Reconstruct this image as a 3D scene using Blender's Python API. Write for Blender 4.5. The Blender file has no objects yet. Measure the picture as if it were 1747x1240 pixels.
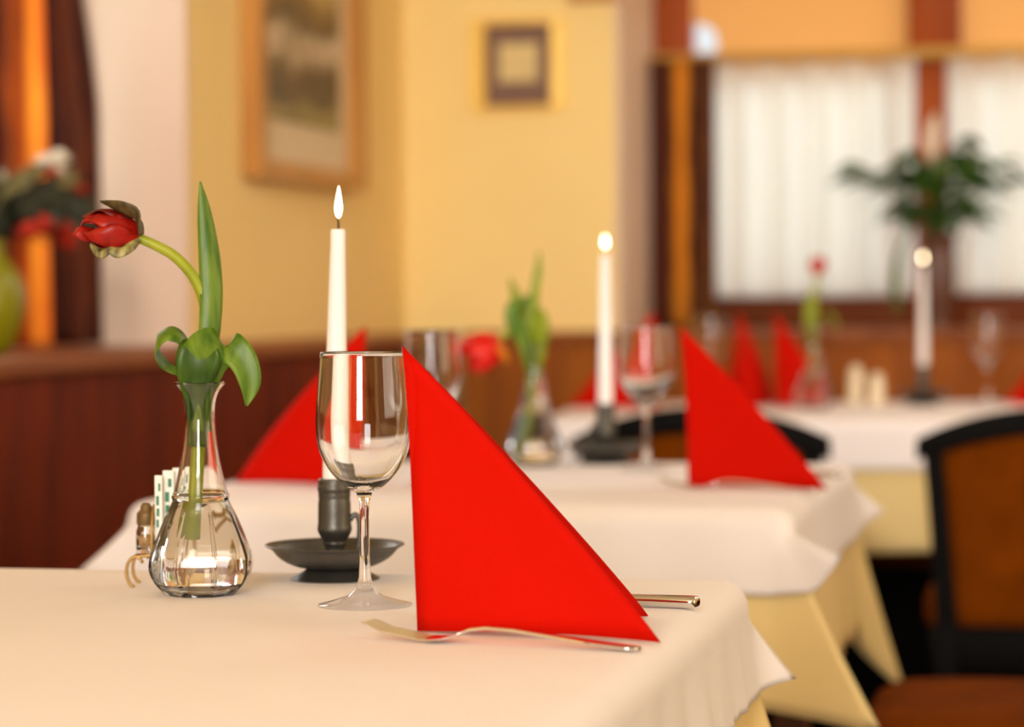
import bpy, bmesh, math, random
from mathutils import Vector, Matrix, Quaternion
from math import sin, cos, pi, radians, sqrt

scene = bpy.context.scene
COL = scene.collection

# ------------------------------------------------------------------ camera
cd = bpy.data.cameras.new('camera')
cam = bpy.data.objects.new('camera', cd)
COL.objects.link(cam)
cd.sensor_width = 36.0
cd.lens = 92.73
cd.clip_start = 0.05
cd.clip_end = 60
cd.dof.use_dof = True
cd.dof.focus_distance = 2.0
cd.dof.aperture_fstop = 4.2
cam.matrix_world = Matrix(((0.9773, 0.0014, 0.2119, 0.0),
                           (0.2118, 0.0264, -0.9769, 0.0),
                           (-0.0070, 0.9996, 0.0255, 0.9882),
                           (0, 0, 0, 1)))
scene.camera = cam

# ------------------------------------------------------------------ world, lights, exposure
w = bpy.data.worlds.new('world')
scene.world = w
w.use_nodes = True
w.node_tree.nodes['Background'].inputs['Color'].default_value = (0.86, 0.95, 1.0, 1)
w.node_tree.nodes['Background'].inputs['Strength'].default_value = 1.0


def area(name, loc, target, size, size_y, power, color):
    ld = bpy.data.lights.new(name, 'AREA')
    ld.shape = 'RECTANGLE'
    ld.size = size
    ld.size_y = size_y
    ld.energy = power
    ld.color = color
    o = bpy.data.objects.new(name, ld)
    COL.objects.link(o)
    o.location = loc
    d = Vector(target) - Vector(loc)
    o.rotation_euler = d.to_track_quat('-Z', 'Y').to_euler()
    return o


area('ceiling_glow', (1.5, 4.9, 2.5), (1.5, 4.9, 0), 2.6, 2.6, 34, (1.0, 0.91, 0.80))
area('front_window_daylight', (-0.1, -2.3, 1.75), (-0.6, 5.0, 1.2), 1.1, 1.6, 129, (1.0, 0.98, 0.97))
area('back_wall_fill', (-0.9, 0.6, 2.4), (-1.0, 6.3, 1.3), 0.5, 0.3, 6.5, (1.0, 0.97, 0.90)).data.spread = radians(50)  # added fill light to brighten the back wall, no such lamp in the room
area('right_side_fill', (3.0, 1.9, 1.6), (-1.5, 3.8, 0.9), 2.6, 1.3, 34, (1.0, 0.84, 0.66))  # added warm fill from the right, the wall there has no window
area('back_window_daylight', (0.1, 8.2, 2.2), (0.0, 6.8, 1.3), 2.6, 1.6, 40, (0.92, 0.98, 1.0))
area('left_window_daylight', (-3.2, 4.7, 2.0), (-2.0, 4.2, 1.4), 1.6, 1.4, 60, (1.0, 0.98, 0.95))
for i, (x, y, z) in enumerate([(0.3, 0.1, 2.1), (-0.55, -0.6, 2.15), (1.1, 1.3, 2.1)]):
    pl = bpy.data.lights.new('pendant_bulb', 'POINT')
    pl.energy = 3
    pl.shadow_soft_size = 0.07
    pl.color = (1.0, 0.86, 0.66)
    o = bpy.data.objects.new('pendant_bulb', pl)
    o.location = (x, y, z)
    COL.objects.link(o)

scene.view_settings.view_transform = 'Standard'
scene.view_settings.look = 'None'
scene.view_settings.gamma = 1.0
scene.view_settings.exposure = 0.0
scene.view_settings.use_curve_mapping = False


# ------------------------------------------------------------------ helpers
def srgb(r, g, b):
    def f(c):
        c /= 255.0
        return c / 12.92 if c <= 0.04045 else ((c + 0.055) / 1.055) ** 2.4
    return (f(r), f(g), f(b), 1.0)


class NT:
    def __init__(self, name):
        self.m = bpy.data.materials.new(name)
        self.m.use_nodes = True
        self.t = self.m.node_tree
        self.p = self.t.nodes['Principled BSDF']
        self.out = self.t.nodes['Material Output']

    def n(self, kind, **kw):
        nd = self.t.nodes.new(kind)
        for k, v in kw.items():
            if k in nd.inputs:
                nd.inputs[k].default_value = v
            else:
                setattr(nd, k, v)
        return nd

    def l(self, a, b):
        self.t.links.new(a, b)


def ramp(nt, stops, interp='LINEAR'):
    r = nt.n('ShaderNodeValToRGB')
    r.color_ramp.interpolation = interp
    el = r.color_ramp.elements
    while len(el) < len(stops):
        el.new(0.5)
    for e, (p, c) in zip(el, stops):
        e.position = p
        e.color = c
    return r


def plain(name, col, rough=0.5, metal=0.0, var=0.0, scale=20.0, bump=0.0, bscale=200.0, spec=0.5, sheen=0.0):
    nt = NT(name)
    p = nt.p
    p.inputs['Base Color'].default_value = col
    p.inputs['Roughness'].default_value = rough
    p.inputs['Metallic'].default_value = metal
    p.inputs['Specular IOR Level'].default_value = spec
    if sheen:
        p.inputs['Sheen Weight'].default_value = sheen
    tc = nt.n('ShaderNodeTexCoord')
    if var:
        no = nt.n('ShaderNodeTexNoise', Scale=scale, Detail=4.0)
        nt.l(tc.outputs['Object'], no.inputs['Vector'])
        a = tuple(max(0, c * (1 - var)) for c in col[:3]) + (1,)
        b = tuple(min(1, c * (1 + var)) for c in col[:3]) + (1,)
        r = ramp(nt, [(0.3, a), (0.7, b)])
        nt.l(no.outputs['Fac'], r.inputs['Fac'])
        nt.l(r.outputs['Color'], p.inputs['Base Color'])
    if bump:
        nb = nt.n('ShaderNodeTexNoise', Scale=bscale, Detail=3.0)
        nt.l(tc.outputs['Object'], nb.inputs['Vector'])
        bp = nt.n('ShaderNodeBump', Strength=bump, Distance=0.002)
        nt.l(nb.outputs['Fac'], bp.inputs['Height'])
        nt.l(bp.outputs['Normal'], p.inputs['Normal'])
    return nt.m


def glass_mat(name, ior=1.45, col=(1, 1, 1, 1), rough=0.0):
    nt = NT(name)
    p = nt.p
    p.inputs['Base Color'].default_value = col
    p.inputs['Roughness'].default_value = rough
    p.inputs['IOR'].default_value = ior
    p.inputs['Transmission Weight'].default_value = 1.0
    return nt.m


def pane_mat(name):
    nt = NT(name)
    tr = nt.n('ShaderNodeBsdfTransparent')
    gl = nt.n('ShaderNodeBsdfGlossy', Roughness=0.02)
    lw = nt.n('ShaderNodeLayerWeight', Blend=0.5)
    pw = nt.n('ShaderNodeMath', operation='POWER')
    nt.l(lw.outputs['Facing'], pw.inputs[0])
    pw.inputs[1].default_value = 5.0
    fr = nt.n('ShaderNodeMath', operation='MULTIPLY_ADD')
    nt.l(pw.outputs[0], fr.inputs[0])
    fr.inputs[1].default_value = 0.9
    fr.inputs[2].default_value = 0.04
    mx = nt.n('ShaderNodeMixShader')
    nt.l(fr.outputs[0], mx.inputs[0])
    nt.l(tr.outputs[0], mx.inputs[1])
    nt.l(gl.outputs[0], mx.inputs[2])
    nt.l(mx.outputs[0], nt.out.inputs[0])
    return nt.m


def wood_mat(name, dark, light, scale=3.0, axis=2, rough=0.4, stretch=8.0, spec=0.5):
    nt = NT(name)
    nt.p.inputs['Specular IOR Level'].default_value = spec
    tc = nt.n('ShaderNodeTexCoord')
    mp = nt.n('ShaderNodeMapping')
    s = [scale * stretch * 0.4] * 3
    s[axis] = scale * 0.35
    mp.inputs['Scale'].default_value = s
    nt.l(tc.outputs['Object'], mp.inputs['Vector'])
    no = nt.n('ShaderNodeTexNoise', Scale=1.0, Detail=6.0, Roughness=0.6, Distortion=0.8)
    nt.l(mp.outputs[0], no.inputs['Vector'])
    r = ramp(nt, [(0.3, dark), (0.72, light)])
    nt.l(no.outputs['Fac'], r.inputs['Fac'])
    nt.l(r.outputs['Color'], nt.p.inputs['Base Color'])
    nt.p.inputs['Roughness'].default_value = rough
    return nt.m


def emit_mat(name, col, strength):
    nt = NT(name)
    e = nt.n('ShaderNodeEmission', Color=col, Strength=strength)
    nt.l(e.outputs[0], nt.out.inputs[0])
    return nt.m


def cloth_mat(name, col, weave=900.0, trans=0.0, bump=0.25, crease=0.35, spec=0.2):
    nt = NT(name)
    p = nt.p
    p.inputs['Base Color'].default_value = col
    p.inputs['Roughness'].default_value = 0.75
    p.inputs['Specular IOR Level'].default_value = spec
    tc = nt.n('ShaderNodeTexCoord')
    a = nt.n('ShaderNodeTexNoise', Scale=9.0, Detail=5.0, Distortion=0.6)
    nt.l(tc.outputs['Object'], a.inputs['Vector'])
    b = nt.n('ShaderNodeTexNoise', Scale=weave, Detail=1.0)
    nt.l(tc.outputs['Object'], b.inputs['Vector'])
    b1 = nt.n('ShaderNodeBump', Strength=crease, Distance=0.006)
    nt.l(a.outputs['Fac'], b1.inputs['Height'])
    b2 = nt.n('ShaderNodeBump', Strength=bump, Distance=0.0006)
    nt.l(b.outputs['Fac'], b2.inputs['Height'])
    nt.l(b1.outputs['Normal'], b2.inputs['Normal'])
    nt.l(b2.outputs['Normal'], p.inputs['Normal'])
    if trans:
        tl = nt.n('ShaderNodeBsdfTranslucent', Color=col)
        mx = nt.n('ShaderNodeMixShader', Fac=trans)
        nt.l(p.outputs[0], mx.inputs[1])
        nt.l(tl.outputs[0], mx.inputs[2])
        nt.l(mx.outputs[0], nt.out.inputs[0])
    return nt.m


def curtain_mat(name, stops, trans=0.35):
    """Striped damask: stripes run down the cloth (UV u), with a soft figured pattern."""
    nt = NT(name)
    uv = nt.n('ShaderNodeUVMap')
    sp = nt.n('ShaderNodeSeparateXYZ')
    nt.l(uv.outputs[0], sp.inputs[0])
    mp = nt.n('ShaderNodeMapping')
    mp.inputs['Scale'].default_value = (14, 5, 1)
    nt.l(uv.outputs[0], mp.inputs[0])
    no = nt.n('ShaderNodeTexNoise', Scale=1.0, Detail=3.0)
    nt.l(mp.outputs[0], no.inputs['Vector'])
    ad = nt.n('ShaderNodeMath', operation='MULTIPLY_ADD')
    nt.l(no.outputs['Fac'], ad.inputs[0])
    ad.inputs[1].default_value = 0.10
    nt.l(sp.outputs[0], ad.inputs[2])
    fr = nt.n('ShaderNodeMath', operation='FRACT')
    nt.l(ad.outputs[0], fr.inputs[0])
    r = ramp(nt, stops)
    nt.l(fr.outputs[0], r.inputs['Fac'])
    nt.l(r.outputs['Color'], nt.p.inputs['Base Color'])
    nt.p.inputs['Roughness'].default_value = 0.6
    nt.p.inputs['Sheen Weight'].default_value = 0.2
    tl = nt.n('ShaderNodeBsdfTranslucent')
    nt.l(r.outputs['Color'], tl.inputs['Color'])
    mx = nt.n('ShaderNodeMixShader', Fac=trans)
    nt.l(nt.p.outputs[0], mx.inputs[1])
    nt.l(tl.outputs[0], mx.inputs[2])
    nt.l(mx.outputs[0], nt.out.inputs[0])
    return nt.m


# --- object helpers
def tag(o, label, cat, group=None):
    o['label'] = label
    o['category'] = cat
    if group:
        o['group'] = group
    return o


def link(name, me, parent=None):
    o = bpy.data.objects.new(name, me)
    COL.objects.link(o)
    if parent:
        o.parent = parent
    return o


def obj(name, bm, mat, parent=None, smooth=True, angle=None, recalc=True):
    me = bpy.data.meshes.new(name)
    if recalc:
        bmesh.ops.recalc_face_normals(bm, faces=bm.faces)
    bm.to_mesh(me)
    bm.free()
    for m in (mat if isinstance(mat, (list, tuple)) else [mat]):
        me.materials.append(m)
    if smooth:
        for p in me.polygons:
            p.use_smooth = True
        if angle:
            me.set_sharp_from_angle(angle=radians(angle))
    return link(name, me, parent)


def empty(name, loc, label, cat, rz=0.0, group=None):
    o = bpy.data.objects.new(name, None)
    COL.objects.link(o)
    o.empty_display_size = 0.05
    o.location = loc
    o.rotation_euler = (0, 0, rz)
    return tag(o, label, cat, group)


def struct(name, bm, mat, parent=None, smooth=False):
    o = obj(name, bm, mat, parent, smooth)
    if not parent:
        o['kind'] = 'structure'
    return o


def dup(root, loc, label, rz=None, group=None):
    r = root.copy()
    COL.objects.link(r)
    r.location = loc
    if rz is not None:
        r.rotation_euler = (0, 0, rz)
    r['label'] = label
    if group:
        r['group'] = group
    for ch in list(root.children):
        c = ch.copy()
        COL.objects.link(c)
        c.parent = r
        for g in list(ch.children):
            d = g.copy()
            COL.objects.link(d)
            d.parent = c
    return r


# --- geometry helpers
def add_box(bm, x0, x1, y0, y1, z0, z1, bevel=0.0):
    b = bmesh.new()
    bmesh.ops.create_cube(b, size=1.0)
    for v in b.verts:
        v.co = Vector(((x0 + x1) / 2 + v.co.x * (x1 - x0), (y0 + y1) / 2 + v.co.y * (y1 - y0), (z0 + z1) / 2 + v.co.z * (z1 - z0)))
    if bevel:
        bmesh.ops.bevel(b, geom=b.edges[:] + b.verts[:], offset=bevel, segments=2, affect='EDGES', profile=0.6)
    me = bpy.data.meshes.new('tmp')
    b.to_mesh(me)
    b.free()
    bm.from_mesh(me)
    bpy.data.meshes.remove(me)


def box(*a, bevel=0.0):
    bm = bmesh.new()
    add_box(bm, *a, bevel=bevel)
    return bm


def add_lathe(bm, prof, n=48, cx=0.0, cy=0.0, z0=0.0, shape=None):
    """prof: list of (r, z) forming an open or closed line; r == 0 ends become poles."""
    rings = []
    for (r, z) in prof:
        if r <= 1e-7:
            rings.append([bm.verts.new((cx, cy, z0 + z))])
        else:
            ring = []
            for k in range(n):
                a = 2 * pi * k / n
                rr = r * (shape(a, z) if shape else 1.0)
                ring.append(bm.verts.new((cx + rr * cos(a), cy + rr * sin(a), z0 + z)))
            rings.append(ring)
    for A, B in zip(rings, rings[1:]):
        if len(A) == 1 and len(B) == 1:
            continue
        for k in range(n):
            k2 = (k + 1) % n
            if len(A) == 1:
                bm.faces.new((A[0], B[k], B[k2]))
            elif len(B) == 1:
                bm.faces.new((A[k], A[k2], B[0]))
            else:
                bm.faces.new((A[k], A[k2], B[k2], B[k]))


def lathe(prof, n=48, **kw):
    bm = bmesh.new()
    add_lathe(bm, prof, n, **kw)
    return bm


def smooth_prof(pts, sub=4):
    """Catmull-Rom through profile points."""
    out = []
    P = [pts[0]] + list(pts) + [pts[-1]]
    for i in range(1, len(P) - 2):
        p0, p1, p2, p3 = P[i - 1], P[i], P[i + 1], P[i + 2]
        for s in range(sub):
            t = s / sub
            q = []
            for c in range(len(p1)):
                q.append(0.5 * ((2 * p1[c]) + (-p0[c] + p2[c]) * t + (2 * p0[c] - 5 * p1[c] + 4 * p2[c] - p3[c]) * t * t
                                + (-p0[c] + 3 * p1[c] - 3 * p2[c] + p3[c]) * t ** 3))
            out.append(tuple(q))
    out.append(tuple(pts[-1]))
    return out


def add_tube(bm, pts, rad, n=10, cap=True):
    pts = [Vector(p) for p in pts]
    if not isinstance(rad, (list, tuple)):
        rad = [rad] * len(pts)
    t0 = (pts[1] - pts[0]).normalized()
    ref = Vector((0, 0, 1)) if abs(t0.z) < 0.9 else Vector((1, 0, 0))
    nrm = t0.cross(ref).normalized()
    rings = []
    for i, p in enumerate(pts):
        a = pts[max(i - 1, 0)]
        b = pts[min(i + 1, len(pts) - 1)]
        t = (b - a).normalized()
        nrm = (nrm - t * nrm.dot(t)).normalized()
        bn = t.cross(nrm)
        rings.append([bm.verts.new(p + (nrm * cos(2 * pi * k / n) + bn * sin(2 * pi * k / n)) * rad[i]) for k in range(n)])
    for A, B in zip(rings, rings[1:]):
        for k in range(n):
            bm.faces.new((A[k], A[(k + 1) % n], B[(k + 1) % n], B[k]))
    if cap:
        bm.faces.new(rings[0])
        bm.faces.new(rings[-1][::-1])


def tube(pts, rad, n=10):
    bm = bmesh.new()
    add_tube(bm, pts, rad, n)
    return bm


def torus_pts(c, R, axis='y', n=24, a0=0.0, a1=2 * pi):
    out = []
    for k in range(n + 1):
        a = a0 + (a1 - a0) * k / n
        if axis == 'y':
            out.append((c[0] + R * cos(a), c[1], c[2] + R * sin(a)))
        elif axis == 'x':
            out.append((c[0], c[1] + R * cos(a), c[2] + R * sin(a)))
        else:
            out.append((c[0] + R * cos(a), c[1] + R * sin(a), c[2]))
    return out


def add_leaf(bm, spine, widths, side, fold=0.25, n=6, sub=4, thick=0.0007, twist=None):
    """A solid leaf blade along a spine; side = blade direction across (vector or list)."""
    S = smooth_prof(spine, sub)
    W = smooth_prof([(x,) for x in widths], sub)
    if not isinstance(side, list):
        side = [side] * len(spine)
    D = smooth_prof([tuple(s) for s in side], sub)
    top, bot = [], []
    for i, s in enumerate(S):
        p = Vector(s)
        a = Vector(S[max(i - 1, 0)])
        b = Vector(S[min(i + 1, len(S) - 1)])
        t = (b - a).normalized()
        d = Vector(D[i])
        d = (d - t * d.dot(t)).normalized()
        nn = t.cross(d)
        wd = max(W[i][0], 0.0004)
        r1, r2 = [], []
        for k in range(n + 1):
            u = k / n * 2 - 1
            q = p + d * (u * wd * 0.5) + nn * (abs(u) ** 1.4 * wd * fold)
            r1.append(bm.verts.new(q + nn * thick * 0.5))
            r2.append(bm.verts.new(q - nn * thick * 0.5))
        top.append(r1)
        bot.append(r2)
    m = len(S)
    for i in range(m - 1):
        for k in range(n):
            bm.faces.new((top[i][k], top[i][k + 1], top[i + 1][k + 1], top[i + 1][k]))
            bm.faces.new((bot[i][k + 1], bot[i][k], bot[i + 1][k], bot[i + 1][k + 1]))
        bm.faces.new((bot[i][0], top[i][0], top[i + 1][0], bot[i + 1][0]))
        bm.faces.new((top[i][n], bot[i][n], bot[i + 1][n], top[i + 1][n]))
    for k in range(n):
        bm.faces.new((bot[0][k], bot[0][k + 1], top[0][k + 1], top[0][k]))
        bm.faces.new((top[-1][k], top[-1][k + 1], bot[-1][k + 1], bot[-1][k]))


def leaf(*a, **k):
    bm = bmesh.new()
    add_leaf(bm, *a, **k)
    return bm


# ------------------------------------------------------------------ materials
M_wall = plain('yellow_plaster', srgb(252, 222, 150), 0.85, bump=0.15, bscale=120, spec=0.2, var=0.02, scale=3)
M_white = plain('white_plaster', srgb(232, 208, 184), 0.85, bump=0.1, bscale=120, spec=0.2)
M_ceiling = plain('ceiling_plaster', srgb(240, 225, 195), 0.9)
M_floor = wood_mat('dark_floor_wood', srgb(16, 8, 4), srgb(30, 15, 7), 4, 1, 0.5)
M_bench = wood_mat('mahogany_wood', srgb(76, 18, 0), srgb(126, 42, 1), 5.0, 2, 0.55, spec=0.12)
M_benchback = wood_mat('bench_wood_lit', srgb(126, 60, 1), srgb(172, 94, 5), 5.0, 2, 0.5, spec=0.15)  # same bench wood, colour lightened because the back bench catches more light
M_benchcap = wood_mat('mahogany_cap', srgb(120, 60, 22), srgb(160, 90, 38), 5.0, 1, 0.5, spec=0.25)
M_post = wood_mat('orange_wood', srgb(146, 62, 8), srgb(182, 86, 18), 4.0, 2, 0.5, spec=0.15)
M_sill = wood_mat('sill_wood', srgb(96, 42, 6), srgb(132, 62, 10), 4.0, 0, 0.5, spec=0.15)
M_tablewood = wood_mat('table_wood', srgb(110, 62, 26), srgb(165, 100, 48), 4.0, 2, 0.5)
M_brass = plain('brass', srgb(180, 146, 88), 0.45, 0.8)
M_agedbrass = plain('aged_brass', srgb(128, 104, 70), 0.5, 0.7)
M_over = cloth_mat('white_tablecloth', srgb(247, 240, 239), 800, 0.0, 0.2, 0.25)
M_under = cloth_mat('cream_tablecloth', srgb(255, 228, 160), 800, 0.12, 0.2, 0.3)
M_nap = cloth_mat('red_napkin', srgb(200, 15, 0), 1400, 0.04, 0.15, 0.12, spec=0.06)
M_glass = glass_mat('clear_glass', 1.45)
M_vase = glass_mat('vase_glass', 1.47, (0.99, 0.985, 0.97, 1))
M_water = glass_mat('water', 1.333)
M_pewter = plain('dark_pewter', srgb(92, 90, 84), 0.42, 0.75, var=0.15, scale=40, bump=0.1, bscale=300)
M_wax = NT('white_wax')
M_wax.p.inputs['Base Color'].default_value = srgb(250, 248, 247)
M_wax.p.inputs['Roughness'].default_value = 0.45
M_wax.p.inputs['Subsurface Weight'].default_value = 0.35
M_wax.p.inputs['Subsurface Radius'].default_value = (0.01, 0.007, 0.004)
M_wax = M_wax.m
M_wick = plain('burnt_wick', srgb(40, 24, 14), 0.9)
M_flame = emit_mat('flame', (1.0, 0.82, 0.50, 1), 16.0)
M_steel = plain('polished_steel', srgb(225, 222, 216), 0.14, 1.0)
M_blackwood = plain('black_lacquered_wood', srgb(6, 4, 3), 0.6, spec=0.08)
M_uphol = plain('brown_upholstery', srgb(116, 54, 2), 0.9, var=0.2, scale=14, bump=0.2, bscale=500, spec=0.03)
M_bouqdark = plain('dark_foliage', srgb(34, 40, 22), 0.6, var=0.3, scale=30)
M_bouqlight = plain('grey_green_foliage', srgb(120, 110, 64), 0.6, var=0.2, scale=30)
M_cream = plain('cream_petal', srgb(245, 236, 214), 0.6)
M_redpetal = plain('red_petal', srgb(200, 52, 34), 0.55, var=0.15, scale=60)
M_olive = plain('olive_glaze', srgb(130, 128, 14), 0.25)
M_potbrown = plain('brown_glaze', srgb(92, 52, 34), 0.25, var=0.2, scale=20)
M_lily = plain('lily_leaf', srgb(52, 92, 22), 0.35, var=0.3, scale=16)
M_porcelain = plain('cream_porcelain', srgb(238, 222, 186), 0.25)
M_paper = plain('white_paper', srgb(240, 240, 232), 0.7)
M_print = plain('green_print', srgb(60, 130, 100), 0.7)
M_seasoning = plain('ground_spice', srgb(190, 150, 96), 0.8, var=0.3, scale=300)


def tulip_mat(name, base, light, vein=60.0):
    nt = NT(name)
    tc = nt.n('ShaderNodeTexCoord')
    mp = nt.n('ShaderNodeMapping')
    mp.inputs['Scale'].default_value = (vein, vein, vein * 0.18)
    nt.l(tc.outputs['Object'], mp.inputs[0])
    no = nt.n('ShaderNodeTexNoise', Scale=2.0, Detail=3.0)
    nt.l(mp.outputs[0], no.inputs['Vector'])
    r = ramp(nt, [(0.3, base), (0.72, light)])
    nt.l(no.outputs['Fac'], r.inputs['Fac'])
    nt.l(r.outputs['Color'], nt.p.inputs['Base Color'])
    nt.p.inputs['Roughness'].default_value = 0.42
    tl = nt.n('ShaderNodeBsdfTranslucent')
    nt.l(r.outputs['Color'], tl.inputs['Color'])
    mx = nt.n('ShaderNodeMixShader', Fac=0.25)
    nt.l(nt.p.outputs[0], mx.inputs[1])
    nt.l(tl.outputs[0], mx.inputs[2])
    nt.l(mx.outputs[0], nt.out.inputs[0])
    return nt.m


M_leaf = tulip_mat('tulip_leaf', srgb(64, 108, 8), srgb(132, 162, 46), 60)
M_leaf_dark = tulip_mat('tulip_leaf_dark', srgb(38, 74, 6), srgb(76, 112, 16), 60)
M_leaf_lime = tulip_mat('tulip_leaf_lime', srgb(118, 140, 8), srgb(166, 180, 40), 60)
M_stem = tulip_mat('tulip_stem', srgb(150, 166, 18), srgb(190, 196, 56), 30)
M_petal = tulip_mat('tulip_petal', srgb(150, 12, 4), srgb(190, 26, 8), 90)
M_petal_bright = tulip_mat('tulip_petal_bright', srgb(226, 14, 4), srgb(240, 36, 10), 90)
M_petal_dark = tulip_mat('tulip_petal_dark', srgb(88, 6, 2), srgb(136, 16, 4), 90)
M_petal_green = tulip_mat('tulip_petal_green', srgb(66, 56, 30), srgb(122, 104, 60), 90)
M_petal_yellow = tulip_mat('tulip_petal_yellow', srgb(60, 52, 22), srgb(206, 196, 120), 90)
M_petal_orange = tulip_mat('tulip_petal_orange', srgb(226, 110, 10), srgb(240, 160, 40), 90)

# ------------------------------------------------------------------ room shell
XL, YB, ZC, XR, YF = -1.65, 6.36, 2.6, 3.3, -2.7
LN0, LN1, LNZ0, LNZ1, LNX = 3.15, 4.735, 0.90, 2.2, -2.08      # niche in the left wall
BN0, BN1, BNZ0, BNZ1, BNY = -1.118, 1.75, 0.90, 2.25, 6.95     # niche in the back wall

struct('floor', box(XL - 0.6, XR + 0.2, YF - 0.2, BNY + 0.2, -0.1, 0.0), M_floor)
struct('ceiling', box(XL - 0.6, XR + 0.2, YF - 0.2, BNY + 0.2, ZC, ZC + 0.1), M_ceiling)

bm = bmesh.new()
add_box(bm, LNX - 0.1, XL, YF, LN0, 0, ZC)
add_box(bm, LNX - 0.1, XL, LN1, YB + 0.3, 0, ZC)
add_box(bm, LNX - 0.1, XL, LN0, LN1, 0, LNZ0 - 0.012)
add_box(bm, LNX - 0.1, XL, LN0, LN1, LNZ1 + 0.012, ZC)
struct('wall_left', bm, M_wall)
bm = bmesh.new()
add_box(bm, XL - 0.1, BN0, YB, BNY + 0.1, 0, ZC)
add_box(bm, BN1, XR, YB, BNY + 0.1, 0, ZC)
add_box(bm, BN0, BN1, YB, BNY + 0.1, 0, BNZ0 - 0.012)
add_box(bm, BN0, BN1, YB, BNY + 0.1, BNZ1 + 0.012, ZC)
struct('wall_back', bm, M_wall)
struct('wall_right', box(XR, XR + 0.1, YF, BNY, 0, ZC), M_wall)
struct('wall_front', box(XL, XR, YF - 0.1, YF, 0, ZC), M_wall)

# white reveals lining the niches
bm = bmesh.new()
add_box(bm, LNX, XL + 0.002, LN1 - 0.012, LN1, LNZ0, LNZ1)
add_box(bm, LNX, XL + 0.002, LN0, LN0 + 0.012, LNZ0, LNZ1)
add_box(bm, LNX, XL + 0.002, LN0, LN1, LNZ1, LNZ1 + 0.012)
struct('trim_1', bm, M_white)
bm = bmesh.new()
add_box(bm, BN0, BN0 + 0.012, YB - 0.002, BNY, BNZ0, BNZ1)
add_box(bm, BN1 - 0.012, BN1, YB - 0.002, BNY, BNZ0, BNZ1)
add_box(bm, BN0, BN1, YB - 0.002, BNY, BNZ1, BNZ1 + 0.012)
struct('trim_2', bm, M_white)
struct('trim_3', box(LNX, XL, LN0, LN1, LNZ0 - 0.012, LNZ0, bevel=0.003), M_benchcap)   # sill board, left niche
struct('trim_4', box(BN0, BN1, YB, BNY, BNZ0 - 0.012, BNZ0, bevel=0.003), M_benchcap)   # sill board, back niche

# back window: jamb, mullions, lower rail, panes
win = bpy.data.objects.new('window_1', None)
COL.objects.link(win)
win['kind'] = 'structure'
win.location = (0, BNY, BNZ0)
Y0 = -0.07
obj('window_post', box(-1.102, -1.001, Y0, Y0 + 0.07, 0, 1.35, bevel=0.004), M_post, win)
obj('window_post', box(-0.425, -0.322, Y0, Y0 + 0.07, 0, 0.70, bevel=0.004), M_post, win)
obj('window_post', box(-0.440, -0.306, Y0 - 0.05, Y0 + 0.07, 0.70, 1.35, bevel=0.006), M_post, win)
obj('window_post', box(0.30, 0.40, Y0, Y0 + 0.07, 0, 1.35, bevel=0.004), M_post, win)
obj('window_post', box(1.0, 1.1, Y0, Y0 + 0.07, 0, 1.35, bevel=0.004), M_post, win)
obj('lower_panel', box(-1.0, 1.7, Y0 + 0.012, Y0 + 0.055, 0.0, 0.10, bevel=0.003), M_sill, win)
for xa, xb in ((-1.001, -0.425), (-0.322, 0.30), (0.40, 1.0)):
    obj('pane', box(xa, xb, -0.03, -0.026, 0.10, 1.35), pane_mat('window_pane'), win, smooth=False)

win2 = bpy.data.objects.new('window_2', None)
COL.objects.link(win2)
win2['kind'] = 'structure'
win2.location = (LNX, LN0, LNZ0)
for ya, yb in ((0.0, 0.07), (0.76, 0.83), (1.51, 1.585)):
    obj('window_post', box(0, 0.06, ya, yb, 0, 1.3, bevel=0.004), M_post, win2)
for za, zb in ((0.0, 0.07), (1.23, 1.3)):
    for ya, yb in ((0.07, 0.76), (0.83, 1.51)):
        obj('window_rail', box(0, 0.06, ya, yb, za, zb, bevel=0.004), M_post, win2)
for ya, yb in ((0.07, 0.76), (0.83, 1.51)):
    obj('pane', box(0.028, 0.032, ya, yb, 0.07, 1.23), pane_mat('window_pane'), win2, smooth=False)

# ------------------------------------------------------------------ benches along the two walls
BX, BYY = -1.48, 6.20
t = empty('wall_bench', (BX, 3.0, 0), 'long dark mahogany wall bench running along the left wall', 'bench')
obj('back_panel', box(-0.035, 0.0, -3.2, 3.16, 0, 0.875), M_bench, t, smooth=False)
obj('ledge_cap', box(-0.169, 0.012, -3.2, 3.16, 0.876, 0.902, bevel=0.006), M_benchcap, t)
obj('seat', box(0.001, 0.36, -3.2, 2.7, 0.38, 0.45, bevel=0.02), M_uphol, t)
obj('seat_base', box(0.001, 0.31, -3.2, 2.7, 0.0, 0.379), M_bench, t, smooth=False)
t = empty('wall_bench', (0.0, BYY, 0), 'brown wooden wall bench along the back wall under the window', 'bench')
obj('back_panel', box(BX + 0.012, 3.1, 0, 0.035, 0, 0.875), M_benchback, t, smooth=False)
obj('ledge_cap', box(BX + 0.014, 3.1, -0.012, 0.158, 0.876, 0.902, bevel=0.006), M_benchcap, t)
obj('seat', box(BX + 0.44, 3.1, -0.31, -0.001, 0.38, 0.45, bevel=0.02), M_uphol, t)
obj('seat_base', box(BX + 0.44, 3.1, -0.27, -0.001, 0.0, 0.379), M_blackwood, t, smooth=False)  # base coloured black to stand for the shade under the far table


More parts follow.
